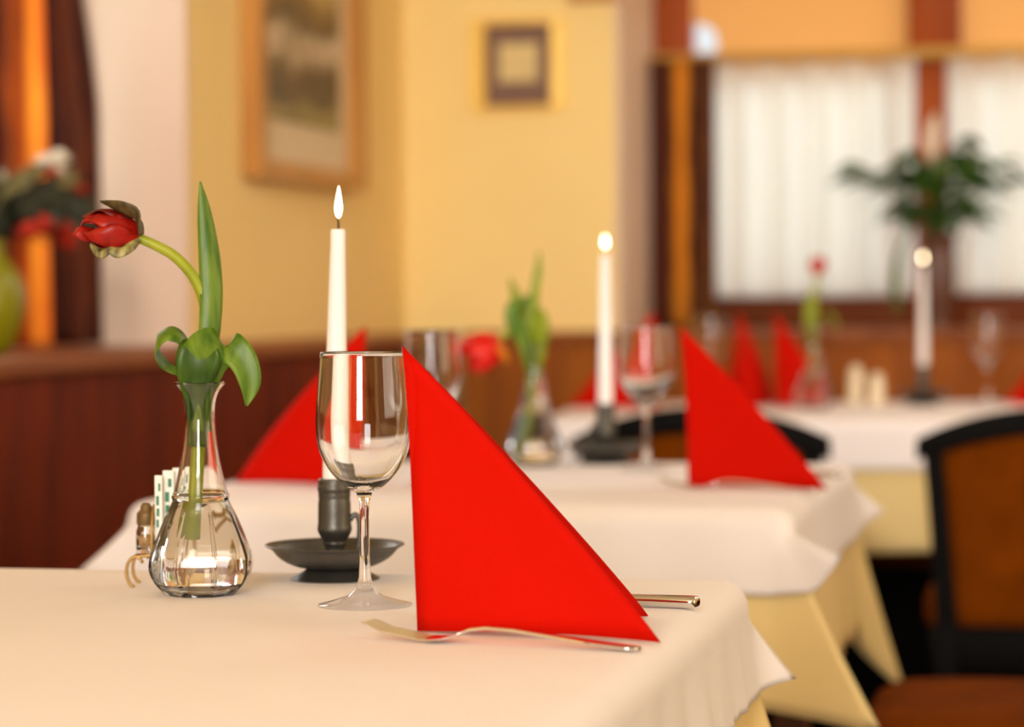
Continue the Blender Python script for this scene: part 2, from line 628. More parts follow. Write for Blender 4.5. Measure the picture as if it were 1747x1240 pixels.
# ------------------------------------------------------------------ curtains
def curtain(name, along, a0, a1, fixed, z0, z1, mat, folds, amp, ureps, scale=None, label='', cat='curtain',
            ncol=None, nrow=24, thick=0.002, seed=1, hang_up=0.0):
    """A hanging cloth; along='x' or 'y'; scale(zfrac)->(centre shift, width factor)."""
    rnd = random.Random(seed)
    ph = [rnd.uniform(0, 6.28) for _ in range(4)]
    ncol = ncol or folds * 12
    bm = bmesh.new()
    uvl = bm.loops.layers.uv.new('UVMap')
    grid = []
    c = (a0 + a1) / 2
    hw = (a1 - a0) / 2
    for j in range(nrow + 1):
        f = j / nrow
        z = z0 + (z1 - z0) * f
        sh, wf = scale(f) if scale else (0.0, 1.0)
        row = []
        for i in range(ncol + 1):
            u = i / ncol
            aa = c + sh + (u * 2 - 1) * hw * wf
            d = amp * (sin(2 * pi * folds * u + ph[0] + 0.5 * sin(3 * f + ph[1])) + 0.35 * sin(2 * pi * folds * 0.47 * u + ph[2]))
            d *= (0.75 + 0.25 * (1 - f))
            aa += 0.25 * amp * sin(4 * pi * folds * u + ph[3])
            p = (aa, fixed + d, z) if along == 'x' else (fixed + d, aa, z)
            row.append((bm.verts.new(p), u, f))
        grid.append(row)
    for j in range(nrow):
        for i in range(ncol):
            q = (grid[j][i], grid[j][i + 1], grid[j + 1][i + 1], grid[j + 1][i])
            fc = bm.faces.new([v[0] for v in q])
            for lp, v in zip(fc.loops, q):
                lp[uvl].uv = (v[1] * ureps, v[2])
    o = obj(name, bm, mat, recalc=False)
    md = o.modifiers.new('thickness', 'SOLIDIFY')
    md.thickness = thick
    md.offset = 0
    if label:
        tag(o, label, cat)
    return o


DK, RU, GO = srgb(86, 20, 4), srgb(140, 62, 8), srgb(232, 156, 20)
M_drape_l = curtain_mat('striped_drape_left', [(0.0, DK), (0.12, RU), (0.24, DK), (0.36, srgb(110, 26, 4)), (0.46, srgb(226, 130, 16)), (0.58, srgb(255, 206, 96)), (0.69, srgb(230, 120, 30)), (0.76, srgb(70, 10, 2)), (0.86, srgb(140, 66, 12)), (0.93, srgb(70, 10, 2)), (1.0, srgb(170, 84, 14))], 0.55)
M_drape_r = curtain_mat('striped_drape_right', [(0.0, DK), (0.14, RU), (0.28, DK), (0.40, RU), (0.46, srgb(255, 190, 46)), (0.63, srgb(255, 190, 46)), (0.70, RU), (0.76, DK), (0.9, DK), (0.97, srgb(220, 150, 40)), (1.0, srgb(220, 150, 40))], 0.6)
M_sheer = NT('sheer_white')
_tl = M_sheer.n('ShaderNodeBsdfTranslucent', Color=srgb(250, 248, 240))
_tr = M_sheer.n('ShaderNodeBsdfTransparent')
_m1 = M_sheer.n('ShaderNodeMixShader', Fac=0.62)
_m2 = M_sheer.n('ShaderNodeMixShader', Fac=0.12)
M_sheer.p.inputs['Base Color'].default_value = srgb(248, 244, 236)
M_sheer.p.inputs['Roughness'].default_value = 0.9
M_sheer.l(M_sheer.p.outputs[0], _m1.inputs[1])
M_sheer.l(_tl.outputs[0], _m1.inputs[2])
M_sheer.l(_m1.outputs[0], _m2.inputs[1])
M_sheer.l(_tr.outputs[0], _m2.inputs[2])
M_sheer.l(_m2.outputs[0], M_sheer.out.inputs[0])
M_sheer = M_sheer.m
M_blind = cloth_mat('tan_blind', srgb(244, 204, 140), 600, 0.5, 0.1, 0.1)


def left_scale(f):
    if f < 0.55:
        g = 1.0
    else:
        g = 1.0 - 0.42 * ((f - 0.55) / 0.45) ** 1.1
    return (-0.02 * max(0, f - 0.3), g)


curtain('striped_curtain', 'y', 4.06, 4.685, -1.82, 0.905, 1.72, M_drape_l, 5, 0.022, 1.0, left_scale,
        'dark red and gold striped curtain in the left window niche', seed=4, nrow=36)
curtain('striped_curtain', 'x', -1.100, -0.930, 6.762, 0.905, 1.597, M_drape_r, 4, 0.014, 1.0, None,
        'rust and gold striped curtain hanging beside the back window', seed=7)
curtain('sheer_curtain', 'x', -0.965, -0.420, 6.816, 0.980, 1.585, M_sheer, 5, 0.026, 1, None,
        'white sheer cafe curtain between striped curtain and window post', seed=3, thick=0.001)
curtain('sheer_curtain', 'x', -0.336, 0.31, 6.816, 0.985, 1.585, M_sheer, 6, 0.026, 1, None,
        'white sheer cafe curtain right of the post, behind the potted plant', seed=9, thick=0.001)
t = tag(obj('curtain_rod', tube([(-1.1, 6.80, 1.60), (1.0, 6.80, 1.60)], 0.0145, 16), plain('gold_painted_rod', srgb(222, 176, 92), 0.4)),
        'pale gold rod carrying the curtains across the back window', 'curtain rod')
bm = bmesh.new()
add_tube(bm, [(1.0, 6.80, 1.60), (1.012, 6.80, 1.60), (1.03, 6.80, 1.60)], [0.016, 0.022, 0.008], 16)
obj('finial', bm, M_brass, t)

# blinds above the rod, with the gap at the left edge that lets the daylight through
b = empty('window_blind', (-0.7, 6.872, 1.6), 'tan fabric blind over upper window left of the post', 'blind')
bm = bmesh.new()
pts = [(-0.228, -0.04), (0.262, -0.04), (0.262, 0.64), (-0.300, 0.64), (-0.300, 0.100), (-0.262, 0.092), (-0.240, 0.075)]
lo = [bm.verts.new((x, -0.001, z)) for x, z in pts]
hi = [bm.verts.new((x, 0.001, z)) for x, z in pts]
bm.faces.new(lo)
bm.faces.new(hi[::-1])
for i in range(len(pts)):
    k = (i + 1) % len(pts)
    bm.faces.new((lo[i], hi[i], hi[k], lo[k]))
obj('blind_cloth', bm, M_blind, b, smooth=False)
obj('bottom_bar', box(-0.226, 0.262, -0.006, 0.006, -0.052, -0.038, bevel=0.002), M_blind, b)
b = empty('window_blind', (0.0, 6.872, 1.6), 'tan fabric blind over upper window right of the post', 'blind')
obj('blind_cloth', box(-0.305, 0.31, -0.001, 0.001, -0.04, 0.64), M_blind, b, smooth=False)
obj('bottom_bar', box(-0.305, 0.31, -0.006, 0.006, -0.052, -0.038, bevel=0.002), M_blind, b)


# ------------------------------------------------------------------ pictures
def picture_frame(loc, rz, W, H, fw, dep, mats, mat_margins, label, tilt=0.0, fh=None):
    """Local: x across, z up, front faces -y; origin at bottom centre of the back."""
    t = empty('picture_frame', loc, label, 'picture', rz)
    t.rotation_euler = (tilt, 0, rz)
    mf, mm, ma = mats
    z1 = H
    fh = fh or fw

    def rail(a, b_, c, d_):
        # mitred rail: outer edge a-b, inner edge c-d, stepped profile
        bm = bmesh.new()
        prof = [(0.0, 0.0), (0.0, -dep), (0.35, -dep * 1.0), (0.55, -dep * 0.8), (0.8, -dep * 0.85), (1.0, -dep * 0.45), (1.0, 0.0)]
        r = []
        for (o_, i_) in ((a, c), (b_, d_)):
            r.append([bm.verts.new((o_[0] + (i_[0] - o_[0]) * f, y, o_[1] + (i_[1] - o_[1]) * f)) for f, y in prof])
        n = len(prof)
        for k in range(n):
            bm.faces.new((r[0][k], r[0][(k + 1) % n], r[1][(k + 1) % n], r[1][k]))
        bm.faces.new(r[0][::-1])
        bm.faces.new(r[1])
        return obj('frame_rail', bm, mf, t, angle=30)
    h = W / 2
    O = [(-h, 0), (h, 0), (h, z1), (-h, z1)]
    I = [(-h + fw, fh), (h - fw, fh), (h - fw, z1 - fh), (-h + fw, z1 - fh)]
    for k in range(4):
        rail(O[k], O[(k + 1) % 4], I[k], I[(k + 1) % 4])
    obj('mount_board', box(-h + fw, h - fw, -dep * 0.35, -dep * 0.1, fh, z1 - fh), mm, t, smooth=False)
    l, r_, bt, tp = mat_margins
    obj('picture_print', box(-h + fw + l, h - fw - r_, -dep * 0.42, -dep * 0.35, fh + bt, z1 - fh - tp), ma, t, smooth=False)
    return t


M_goldwood = wood_mat('gilded_wood', srgb(176, 116, 44), srgb(210, 150, 66), 6.0, 2, 0.35)
M_gilt = plain('bright_gilt', srgb(246, 205, 100), 0.4, 0.25)
M_mount = plain('cream_mount', srgb(226, 206, 168), 0.8)
M_mount_dark = plain('mauve_mount', srgb(126, 98, 84), 0.8)
M_label = plain('cream_card', srgb(222, 198, 140), 0.8, var=0.08, scale=40)

# landscape print: bands of meadow, pale houses and dark trees
nt = NT('landscape_print')
tc = nt.n('ShaderNodeTexCoord')
sp = nt.n('ShaderNodeSeparateXYZ')
nt.l(tc.outputs['Object'], sp.inputs[0])
no = nt.n('ShaderNodeTexNoise', Scale=7.0, Detail=4.0)
nt.l(tc.outputs['Object'], no.inputs['Vector'])
ma = nt.n('ShaderNodeMath', operation='MULTIPLY_ADD')
nt.l(no.outputs['Fac'], ma.inputs[0])
ma.inputs[1].default_value = 0.16
nt.l(sp.outputs[2], ma.inputs[2])
r = ramp(nt, [(0.18, srgb(126, 112, 62)), (0.235, srgb(150, 136, 78)), (0.265, srgb(74, 62, 42)), (0.325, srgb(116, 92, 58)), (0.35, srgb(205, 186, 156)),
              (0.395, srgb(214, 196, 168)), (0.425, srgb(90, 74, 44)), (0.475, srgb(136, 104, 50)), (0.50, srgb(196, 168, 96)), (0.53, srgb(140, 110, 44)), (0.66, srgb(160, 128, 56)), (0.9, srgb(190, 170, 110))])
nt.l(ma.outputs[0], r.inputs['Fac'])
no2 = nt.n('ShaderNodeTexNoise', Scale=11.0, Detail=3.0)
nt.l(tc.outputs['Object'], no2.inputs['Vector'])
r2 = ramp(nt, [(0.44, (1, 1, 1, 1)), (0.56, (0.35, 0.3, 0.22, 1))])
nt.l(no2.outputs['Fac'], r2.inputs['Fac'])
mxc = nt.n('ShaderNodeMix', data_type='RGBA', blend_type='MULTIPLY')
mxc.inputs[0].default_value = 0.6
nt.l(r.outputs['Color'], mxc.inputs[6])
nt.l(r2.outputs['Color'], mxc.inputs[7])
nt.l(mxc.outputs[2], nt.p.inputs['Base Color'])
nt.p.inputs['Roughness'].default_value = 0.4
M_land = nt.m

picture_frame((XL + 0.002, 5.46, 1.232), radians(90), 0.80, 0.98, 0.075, 0.040, (M_goldwood, M_mount, M_land), (0.01, 0.07, 0.085, 0.06),
              'large wood framed landscape print hanging on the left wall', tilt=0.0, fh=0.04)
picture_frame((-1.357, YB - 0.002, 1.443), 0.0, 0.235, 0.224, 0.036, 0.022, (M_gilt, M_mount_dark, M_label), (0.034, 0.032, 0.060, 0.046),
              'small gilt framed picture with dark mount on yellow back wall', tilt=0.0, fh=0.013)
picture_frame((-1.165, YB - 0.002, 1.704), 0.0, 0.124, 0.22, 0.026, 0.022, (M_goldwood, M_mount, M_mount_dark), (0.02, 0.02, 0.03, 0.03),
              'narrow wood framed picture of which only the bottom edge shows', tilt=0.0)


# ------------------------------------------------------------------ tables and cloths
def dining_table(x0, x1, y0, y1, z, label):
    cx, cy = (x0 + x1) / 2, (y0 + y1) / 2
    t = empty('dining_table', (cx, cy, 0), label, 'table', 0, None)
    hx, hy = (x1 - x0) / 2, (y1 - y0) / 2
    obj('tabletop', box(-hx, hx, -hy, hy, z - 0.03, z, bevel=0.004), M_tablewood, t)
    for sx in (-1, 1):
        for sy in (-1, 1):
            bm = bmesh.new()
            a, b_ = sx * (hx - 0.07), sy * (hy - 0.07)
            for (w_, zz) in ((0.018, 0.0), (0.026, z - 0.1), (0.026, z - 0.031)):
                pass
            rings = []
            for (w_, zz) in ((0.018, 0.0), (0.026, z - 0.1), (0.026, z - 0.031)):
                rings.append([bm.verts.new((a + w_ * p, b_ + w_ * q, zz)) for p, q in ((-1, -1), (1, -1), (1, 1), (-1, 1))])
            for A, B in zip(rings, rings[1:]):
                for k in range(4):
                    bm.faces.new((A[k], A[(k + 1) % 4], B[(k + 1) % 4], B[k]))
            bm.faces.new(rings[0][::-1])
            bm.faces.new(rings[-1])
            obj('leg', bm, M_tablewood, t, smooth=False)
    bm = bmesh.new()
    for s in (-1, 1):
        add_box(bm, -hx + 0.06, hx - 0.06, s * (hy - 0.07) - 0.01, s * (hy - 0.07) + 0.01, z - 0.10, z - 0.031)
        add_box(bm, s * (hx - 0.07) - 0.01, s * (hx - 0.07) + 0.01, -hy + 0.06, hy - 0.06, z - 0.10, z - 0.031)
    obj('apron', bm, M_tablewood, t, smooth=False)
    return t


def cloth(name, x0, x1, y0, y1, z, D, R, ear, mat, label, wave=0.0, nw=3, lean=0.06, seed=0, thick=0.0008, tips=None, kind='tablecloth', crinkle=0.0):
    """Square-cut cloth on a rectangular top: flat top, straight drops, dog-eared corners.
    ear = angle of the ear from the vertical (rad), tips optionally per corner."""
    rnd = random.Random(seed)
    cx, cy = (x0 + x1) / 2, (y0 + y1) / 2
    hx, hy = (x1 - x0) / 2, (y1 - y0) / 2
    ns, nc = 40, 18
    rc = R * 1.05
    loop = []   # (base x, base y, nx, ny, hem vector (out along n), down, corner blend)
    corners = [(1, -1), (1, 1), (-1, 1), (-1, -1)]
    sides = [((-1, -1), (1, -1), (0, -1)), ((1, -1), (1, 1), (1, 0)), ((1, 1), (-1, 1), (0, 1)), ((-1, 1), (-1, -1), (-1, 0))]
    for s in range(4):
        a, b_, nrm = sides[s]
        ax, ay = a[0] * hx, a[1] * hy
        bx, by = b_[0] * hx, b_[1] * hy
        L = math.hypot(bx - ax, by - ay)
        dx, dy = (bx - ax) / L, (by - ay) / L
        ph1, ph2 = rnd.uniform(0, 6.28), rnd.uniform(0, 6.28)
        for i in range(ns):
            u = i / (ns - 1)
            # denser near the ends
            q = rc + (L - 2 * rc) * u
            px, py = ax + dx * q, ay + dy * q
            env = sin(pi * u) ** 0.5
            o_ = lean * D + env * wave * (0.6 * sin(2 * pi * nw * u + ph1) + 0.4 * sin(2 * pi * (nw * 1.7) * u + ph2))
            cr = env * crinkle * (sin(2 * pi * nw * 9 * u + ph2) + 0.7 * sin(2 * pi * nw * 15.3 * u + ph1))
            dn = D * (1 + 0.015 * sin(2 * pi * 1.3 * u + ph2))
            loop.append((px, py, nrm[0], nrm[1], (nrm[0] * o_, nrm[1] * o_), dn, cr))
        # corner after the side, between nrm and next nrm
        n2 = sides[(s + 1) % 4][2]
        c = corners[s]
        ex, ey = c[0] / sqrt(2), c[1] / sqrt(2)
        al = tips[s][0] if tips else ear
        ll = (tips[s][1] if tips else 1.0) * sqrt(2) * D
        tip = (ex * ll * sin(al), ey * ll * sin(al))
        tdn = ll * cos(al)
        cxr, cyr = c[0] * (hx - rc), c[1] * (hy - rc)
        A_o = (nrm[0] * lean * D, nrm[1] * lean * D)
        B_o = (n2[0] * lean * D, n2[1] * lean * D)
        for i in range(1, nc):
            u = i / nc
            th = u * pi / 2
            nx = nrm[0] * cos(th) + n2[0] * sin(th)
            ny = nrm[1] * cos(th) + n2[1] * sin(th)
            px, py = cxr + rc * nx, cyr + rc * ny
            if u <= 0.5:
                v = u * 2
                S_o, sd = A_o, D
                side = n2
            else:
                v = (1 - u) * 2
                S_o, sd = B_o, D
                side = nrm
            # the fold swings inward first, then out to the tip: soft S
            g = v ** 1.25
            ox = S_o[0] + (tip[0] - S_o[0]) * g
            oy = S_o[1] + (tip[1] - S_o[1]) * g
            dn = sd + (tdn - sd) * v
            if tips and len(tips[s]) > 2 and u <= 0.5:      # blunt ear: hem passes through a lower point first
                mo, md_ = tips[s][2] * D, tips[s][3] * D
                if v < 0.6:
                    q_ = v / 0.6
                    ox, oy, dn = S_o[0] + (ex * mo - S_o[0]) * q_, S_o[1] + (ey * mo - S_o[1]) * q_, sd + (md_ - sd) * q_
                else:
                    q_ = (v - 0.6) / 0.4
                    ox, oy, dn = ex * mo + (tip[0] - ex * mo) * q_, ey * mo + (tip[1] - ey * mo) * q_, md_ + (tdn - md_) * q_
            pinch = -0.10 * D * sin(pi * v)
            m_ = nrm if u <= 0.5 else n2
            ox += m_[0] * pinch * 0.5
            oy += m_[1] * pinch * 0.5
            loop.append((px, py, nx, ny, (ox, oy), dn, 0.0))
    N = len(loop)
    bm = bmesh.new()
    nr1, nr2 = 5, 12
    rings = []
    for j in range(nr1 + nr2 + 1):
        ring = []
        for (px, py, nx, ny, ho, dn, cr) in loop:
            if j <= nr1:
                a = (pi / 2) * j / nr1
                out = R * sin(a) - R
                dz = R * (1 - cos(a))
                ring.append(bm.verts.new((cx + px + nx * out, cy + py + ny * out, z - dz)))
            else:
                t_ = (j - nr1) / nr2
                dz = R + (dn - R) * t_
                e = t_ ** 1.15
                ring.append(bm.verts.new((cx + px + ho[0] * e + nx * cr * t_ ** 0.5, cy + py + ho[1] * e + ny * cr * t_ ** 0.5, z - dz)))
        rings.append(ring)
    for A, B in zip(rings, rings[1:]):
        for k in range(N):
            bm.faces.new((A[k], B[k], B[(k + 1) % N], A[(k + 1) % N]))
    # flat top: concentric rings toward the centre
    prev = rings[0]
    for f in (0.92, 0.75, 0.5, 0.25):
        cur = [bm.verts.new((cx + (v.co.x - cx) * f, cy + (v.co.y - cy) * f, z)) for v in rings[0]]
        for k in range(N):
            bm.faces.new((cur[k], prev[k], prev[(k + 1) % N], cur[(k + 1) % N]))
        prev = cur
    cv = bm.verts.new((cx, cy, z))
    for k in range(N):
        bm.faces.new((cv, prev[k], prev[(k + 1) % N]))
    o = obj(name, bm, mat)
    # origin at the table centre
    o.data.transform(Matrix.Translation((-cx, -cy, -z)))
    o.location = (cx, cy, z)
    md = o.modifiers.new('thickness', 'SOLIDIFY')
    md.thickness = thick
    md.offset = 0
    tag(o, label, kind)
    return o


TZ = 0.75
tabs = [
    # x0, x1, y0, y1, table label, over label, under label, ear angles/tips
    ((-1.08, -0.275, 1.25, 2.207), 'nearest dining table, under the sharp tulip vase and front candle',
     'white top tablecloth on nearest table with the sharp napkin', 'cream undercloth hanging below the nearest white tablecloth'),
    ((-1.10, -0.315, 2.915, 3.722), 'middle dining table with two red napkins, between other tables',
     'white top tablecloth of middle table with dog-eared corners at right', 'yellowish cream undercloth showing below the middle white tablecloth'),
    ((-1.0734, 0.1466, 5.0062, 5.8662), 'farthest wide dining table behind the black chairs',
     'white top tablecloth on far table behind the black chairs', 'cream undercloth on far table, hanging behind the black chairs'),
]
for i, ((x0, x1, y0, y1), tl, ol, ul) in enumerate(tabs):
    e = 0.012
    dt = dining_table(x0 + e, x1 - e, y0 + e, y1 - e, TZ - 0.006, tl)
    # corner order: front-right, back-right, back-left, front-left
    if i == 0:
        ot = [(radians(30), 0.8), (radians(33), 0.80), (radians(35), 0.8), (radians(35), 0.8)]
        ut = [(radians(22), 1.0), (radians(20), 1.05), (radians(20), 1.0), (radians(20), 1.0)]
    else:
        ot = [(radians(64), 0.78, 0.60, 0.93), (radians(43), 0.72), (radians(40), 0.75), (radians(40), 0.75)]
        ut = [(radians(36), 0.90), (radians(18), 1.10), (radians(18), 1.0), (radians(18), 1.0)]
    uc = cloth('undercloth', x0 + 0.004, x1 - 0.004, y0 + 0.004, y1 - 0.004, TZ - 0.003, 0.222 if i < 2 else 0.246, 0.02, 0.3, M_under, ul,
          wave=0.012, nw=3, lean=0.05, seed=11 + i, tips=ut)
    oc = cloth('tablecloth', x0 - 0.001, x1 + 0.001, y0 - 0.001, y1 + 0.001, TZ, 0.094, 0.024, 0.7, M_over, ol,
          wave=0.003, nw=2, lean=0.10, seed=5 + i, tips=ot, crinkle=0.0032 if i == 0 else 0.0010)
    if i == 2:                       # the far table stands slightly askew
        for q in (dt, uc, oc):
            q.rotation_euler.z = radians(6)


# ------------------------------------------------------------------ chairs
def chair_model(label):
    """Local: back of the chair at y=0 facing -y side is the rear; sitter faces +y. Origin on the floor under the backrest."""
    t = empty('dining_chair', (0, 0, 0), label, 'chair', 0, 'black framed dining chairs')
    # top rail, arched, overhanging the posts
    bm = bmesh.new()
    n = 24
    rr = []
    for k in range(n + 1):
        u = k / n * 2 - 1
        x = u * 0.222
        zc = 0.775 - 0.050 * abs(u) ** 1.9
        hh = 0.021 - 0.004 * abs(u) ** 6
        yy = -0.020 * (1 - u * u)
        rr.append([bm.verts.new((x, yy + dy, zc + dz)) for dy, dz in ((-0.016, -hh), (-0.018, 0), (-0.012, hh), (0.012, hh), (0.018, 0), (0.016, -hh))])
    for A, B in zip(rr, rr[1:]):
        for k in range(6):
            bm.faces.new((A[k], A[(k + 1) % 6], B[(k + 1) % 6], B[k]))
    bm.faces.new(rr[0])
    bm.faces.new(rr[-1][::-1])
    obj('top_rail', bm, M_blackwood, t, angle=50)
    # upholstered panel
    bm = bmesh.new()
    nx, nz = 14, 14
    fr, bk = [], []
    for j in range(nz + 1):
        f = j / nz
        hw = 0.160 + 0.020 * f
        a, b_ = [], []
        for i in range(nx + 1):
            u = i / nx * 2 - 1
            ztop = 0.757 - 0.046 * abs(u * hw / 0.222) ** 1.9
            z = 0.425 + (ztop - 0.425) * f
            yy = -0.018 * (1 - u * u) * f
            pad = 0.013 * (1 - u ** 6) * (1 - (2 * f - 1) ** 6)
            a.append(bm.verts.new((u * hw, yy + 0.008 + pad, z)))
            b_.append(bm.verts.new((u * hw, yy - 0.006 - pad * 0.6, z)))
        fr.append(a)
        bk.append(b_)
    for j in range(nz):
        for i in range(nx):
            bm.faces.new((fr[j][i], fr[j][i + 1], fr[j + 1][i + 1], fr[j + 1][i]))
            bm.faces.new((bk[j][i + 1], bk[j][i], bk[j + 1][i], bk[j + 1][i + 1]))
        bm.faces.new((bk[j][0], fr[j][0], fr[j + 1][0], bk[j + 1][0]))
        bm.faces.new((fr[j][nx], bk[j][nx], bk[j + 1][nx], fr[j + 1][nx]))
    for i in range(nx):
        bm.faces.new((bk[0][i], bk[0][i + 1], fr[0][i + 1], fr[0][i]))
        bm.faces.new((fr[nz][i], fr[nz][i + 1], bk[nz][i + 1], bk[nz][i]))
    obj('backrest', bm, M_uphol, t)
    # rear posts run down into the rear legs
    for s in (-1, 1):
        bm = bmesh.new()
        rings = []
        for (x, y, z, w_, d_) in ((0.196, 0.0, 0.745, 0.016, 0.016), (0.184, 0.0, 0.60, 0.016, 0.016), (0.172, 0.0, 0.43, 0.017, 0.018), (0.172, -0.01, 0.34, 0.017, 0.02), (0.176, -0.06, 0.0, 0.012, 0.013)):
            rings.append([bm.verts.new((s * x + p * w_, y + q * d_, z)) for p, q in ((-1, -1), (1, -1), (1, 1), (-1, 1))])
        for A, B in zip(rings, rings[1:]):
            for k in range(4):
                bm.faces.new((A[k], A[(k + 1) % 4], B[(k + 1) % 4], B[k]))
        bm.faces.new(rings[0])
        bm.faces.new(rings[-1][::-1])
        obj('back_post', bm, M_blackwood, t, smooth=False)
        bm = bmesh.new()
        rings = []
        for (x, y, z, w_) in ((0.195, 0.40, 0.40, 0.019), (0.192, 0.405, 0.0, 0.012)):
            rings.append([bm.verts.new((s * x + p * w_, y + q * w_, z)) for p, q in ((-1, -1), (1, -1), (1, 1), (-1, 1))])
        for k in range(4):
            bm.faces.new((rings[0][k], rings[0][(k + 1) % 4], rings[1][(k + 1) % 4], rings[1][k]))
        bm.faces.new(rings[0])
        bm.faces.new(rings[1][::-1])
        obj('leg', bm, M_blackwood, t, smooth=False)
    obj('seat_rail', box(-0.205, 0.205, -0.018, 0.42, 0.345, 0.415, bevel=0.006), M_blackwood, t)
    obj('lower_rail', box(-0.165, 0.165, -0.016, 0.012, 0.395, 0.427, bevel=0.004), M_blackwood, t)
    # cushion with rounded corners, a little wider than the back
    bm = bmesh.new()
    rings = []
    for (inset, z) in ((0.006, 0.415), (0.0, 0.422), (0.0, 0.455), (0.005, 0.468), (0.018, 0.476), (0.05, 0.482), (0.12, 0.486)):
        ring = []
        for k in range(48):
            a = 2 * pi * k / 48
            ca, sa = cos(a), sin(a)
            e_ = 0.36
            ring.append(bm.verts.new(((0.218 - inset) * math.copysign(abs(ca) ** e_, ca), 0.235 + (0.205 - inset) * math.copysign(abs(sa) ** e_, sa), z)))
        rings.append(ring)
    for A, B in zip(rings, rings[1:]):
        for k in range(48):
            bm.faces.new((A[k], A[(k + 1) % 48], B[(k + 1) % 48], B[k]))
    bm.faces.new(rings[0][::-1])
    bm.faces.new(rings[-1])
    obj('seat', bm, M_uphol, t, angle=50)
    obj('back_stretcher', box(-0.165, 0.165, -0.030, -0.012, 0.20, 0.225, bevel=0.003), M_blackwood, t)
    return t


chair = chair_model('black framed chair with brown back behind the far red napkin')
chair.location = (-0.645, 4.50, 0)
dup(chair, (-0.055, 4.50, 0), 'black framed chair with large brown back at the right edge', 0)
dup(chair, (0.17, 3.345, 0), 'chair at middle table right side, only brown seat edge showing', radians(90))


# ------------------------------------------------------------------ tableware builders
def wine_glass(label, loc):
    R = [(0.0, 0.0), (0.0355, 0.0), (0.0366, 0.0008), (0.0358, 0.0018), (0.026, 0.0040), (0.014, 0.0078), (0.0075, 0.013), (0.0048, 0.022), (0.0039, 0.040),
         (0.0037, 0.065), (0.0041, 0.080), (0.0062, 0.0875)]
    bowl_out = smooth_prof([(0.0062, 0.0875), (0.0150, 0.0925), (0.0258, 0.1035), (0.0338, 0.118), (0.0368, 0.134), (0.0368, 0.150), (0.0350, 0.174), (0.0334, 0.1955)], 4)
    rim = [(0.0330, 0.1962), (0.0324, 0.1957)]
    bowl_in = smooth_prof([(0.0323, 0.1950), (0.0338, 0.174), (0.0356, 0.150), (0.0355, 0.134), (0.0324, 0.119), (0.0245, 0.1055), (0.0140, 0.0960), (0.0, 0.0930)], 4)
    o = obj('wine_glass', lathe(R[:-1] + bowl_out + rim + bowl_in, 64), M_glass)
    o.location = loc
    return tag(o, label, 'wine glass', 'wine glasses')


def vase_parts(label, loc, rz):
    root = empty('glass_vase', loc, label, 'vase', rz, 'glass tulip vases')

    def facet(a, z):
        k = 8
        w_ = max(0.0, min(1.0, (0.078 - z) / 0.012))
        aa = ((a + pi / k) % (2 * pi / k)) - pi / k
        oct_ = cos(pi / k) / cos(aa) * 1.035
        return 1.0 + (oct_ - 1.0) * w_ * 0.85
    out = smooth_prof([(0.0270, 0.0), (0.0295, 0.002), (0.0370, 0.010), (0.0415, 0.019), (0.0420, 0.027), (0.0395, 0.037), (0.0345, 0.050), (0.0285, 0.064), (0.0225, 0.0765)], 3)
    ring = [(0.0232, 0.0785), (0.0232, 0.0805), (0.0218, 0.0825)]
    neck = smooth_prof([(0.0212, 0.084), (0.0170, 0.102), (0.0140, 0.120), (0.0122, 0.140), (0.0126, 0.154), (0.0152, 0.163), (0.0195, 0.1685)], 3)
    lip = [(0.0205, 0.1695), (0.0206, 0.1708), (0.0196, 0.1712)]
    inn = smooth_prof([(0.0180, 0.1690), (0.0136, 0.162), (0.0110, 0.152), (0.0106, 0.140), (0.0124, 0.120), (0.0153, 0.102), (0.0190, 0.084), (0.0228, 0.070),
                       (0.0290, 0.055), (0.0350, 0.039), (0.0378, 0.028), (0.0368, 0.018), (0.0300, 0.0085), (0.0, 0.0070)], 3)
    prof = [(0.0, 0.0015), (0.022, 0.0010)] + out + ring + neck + lip + inn
    o = obj('vase_body', lathe(prof, 64, shape=facet), M_vase, root, angle=28)
    # water up to the waist, overlapping the inner wall by a hair
    wl = 0.0760
    wp = [p for p in inn if p[1] <= wl]
    wr = 0.0212
    prof_w = [(0.0, wl), (wr * 0.9, wl), (wr + 0.0004, wl + 0.0006)] + [(max(0.0, r_ + 0.00025) if r_ > 1e-5 else 0.0, z_ - 0.0002) for r_, z_ in wp]
    obj('water', lathe(prof_w, 64, shape=facet), M_water, root)
    return root


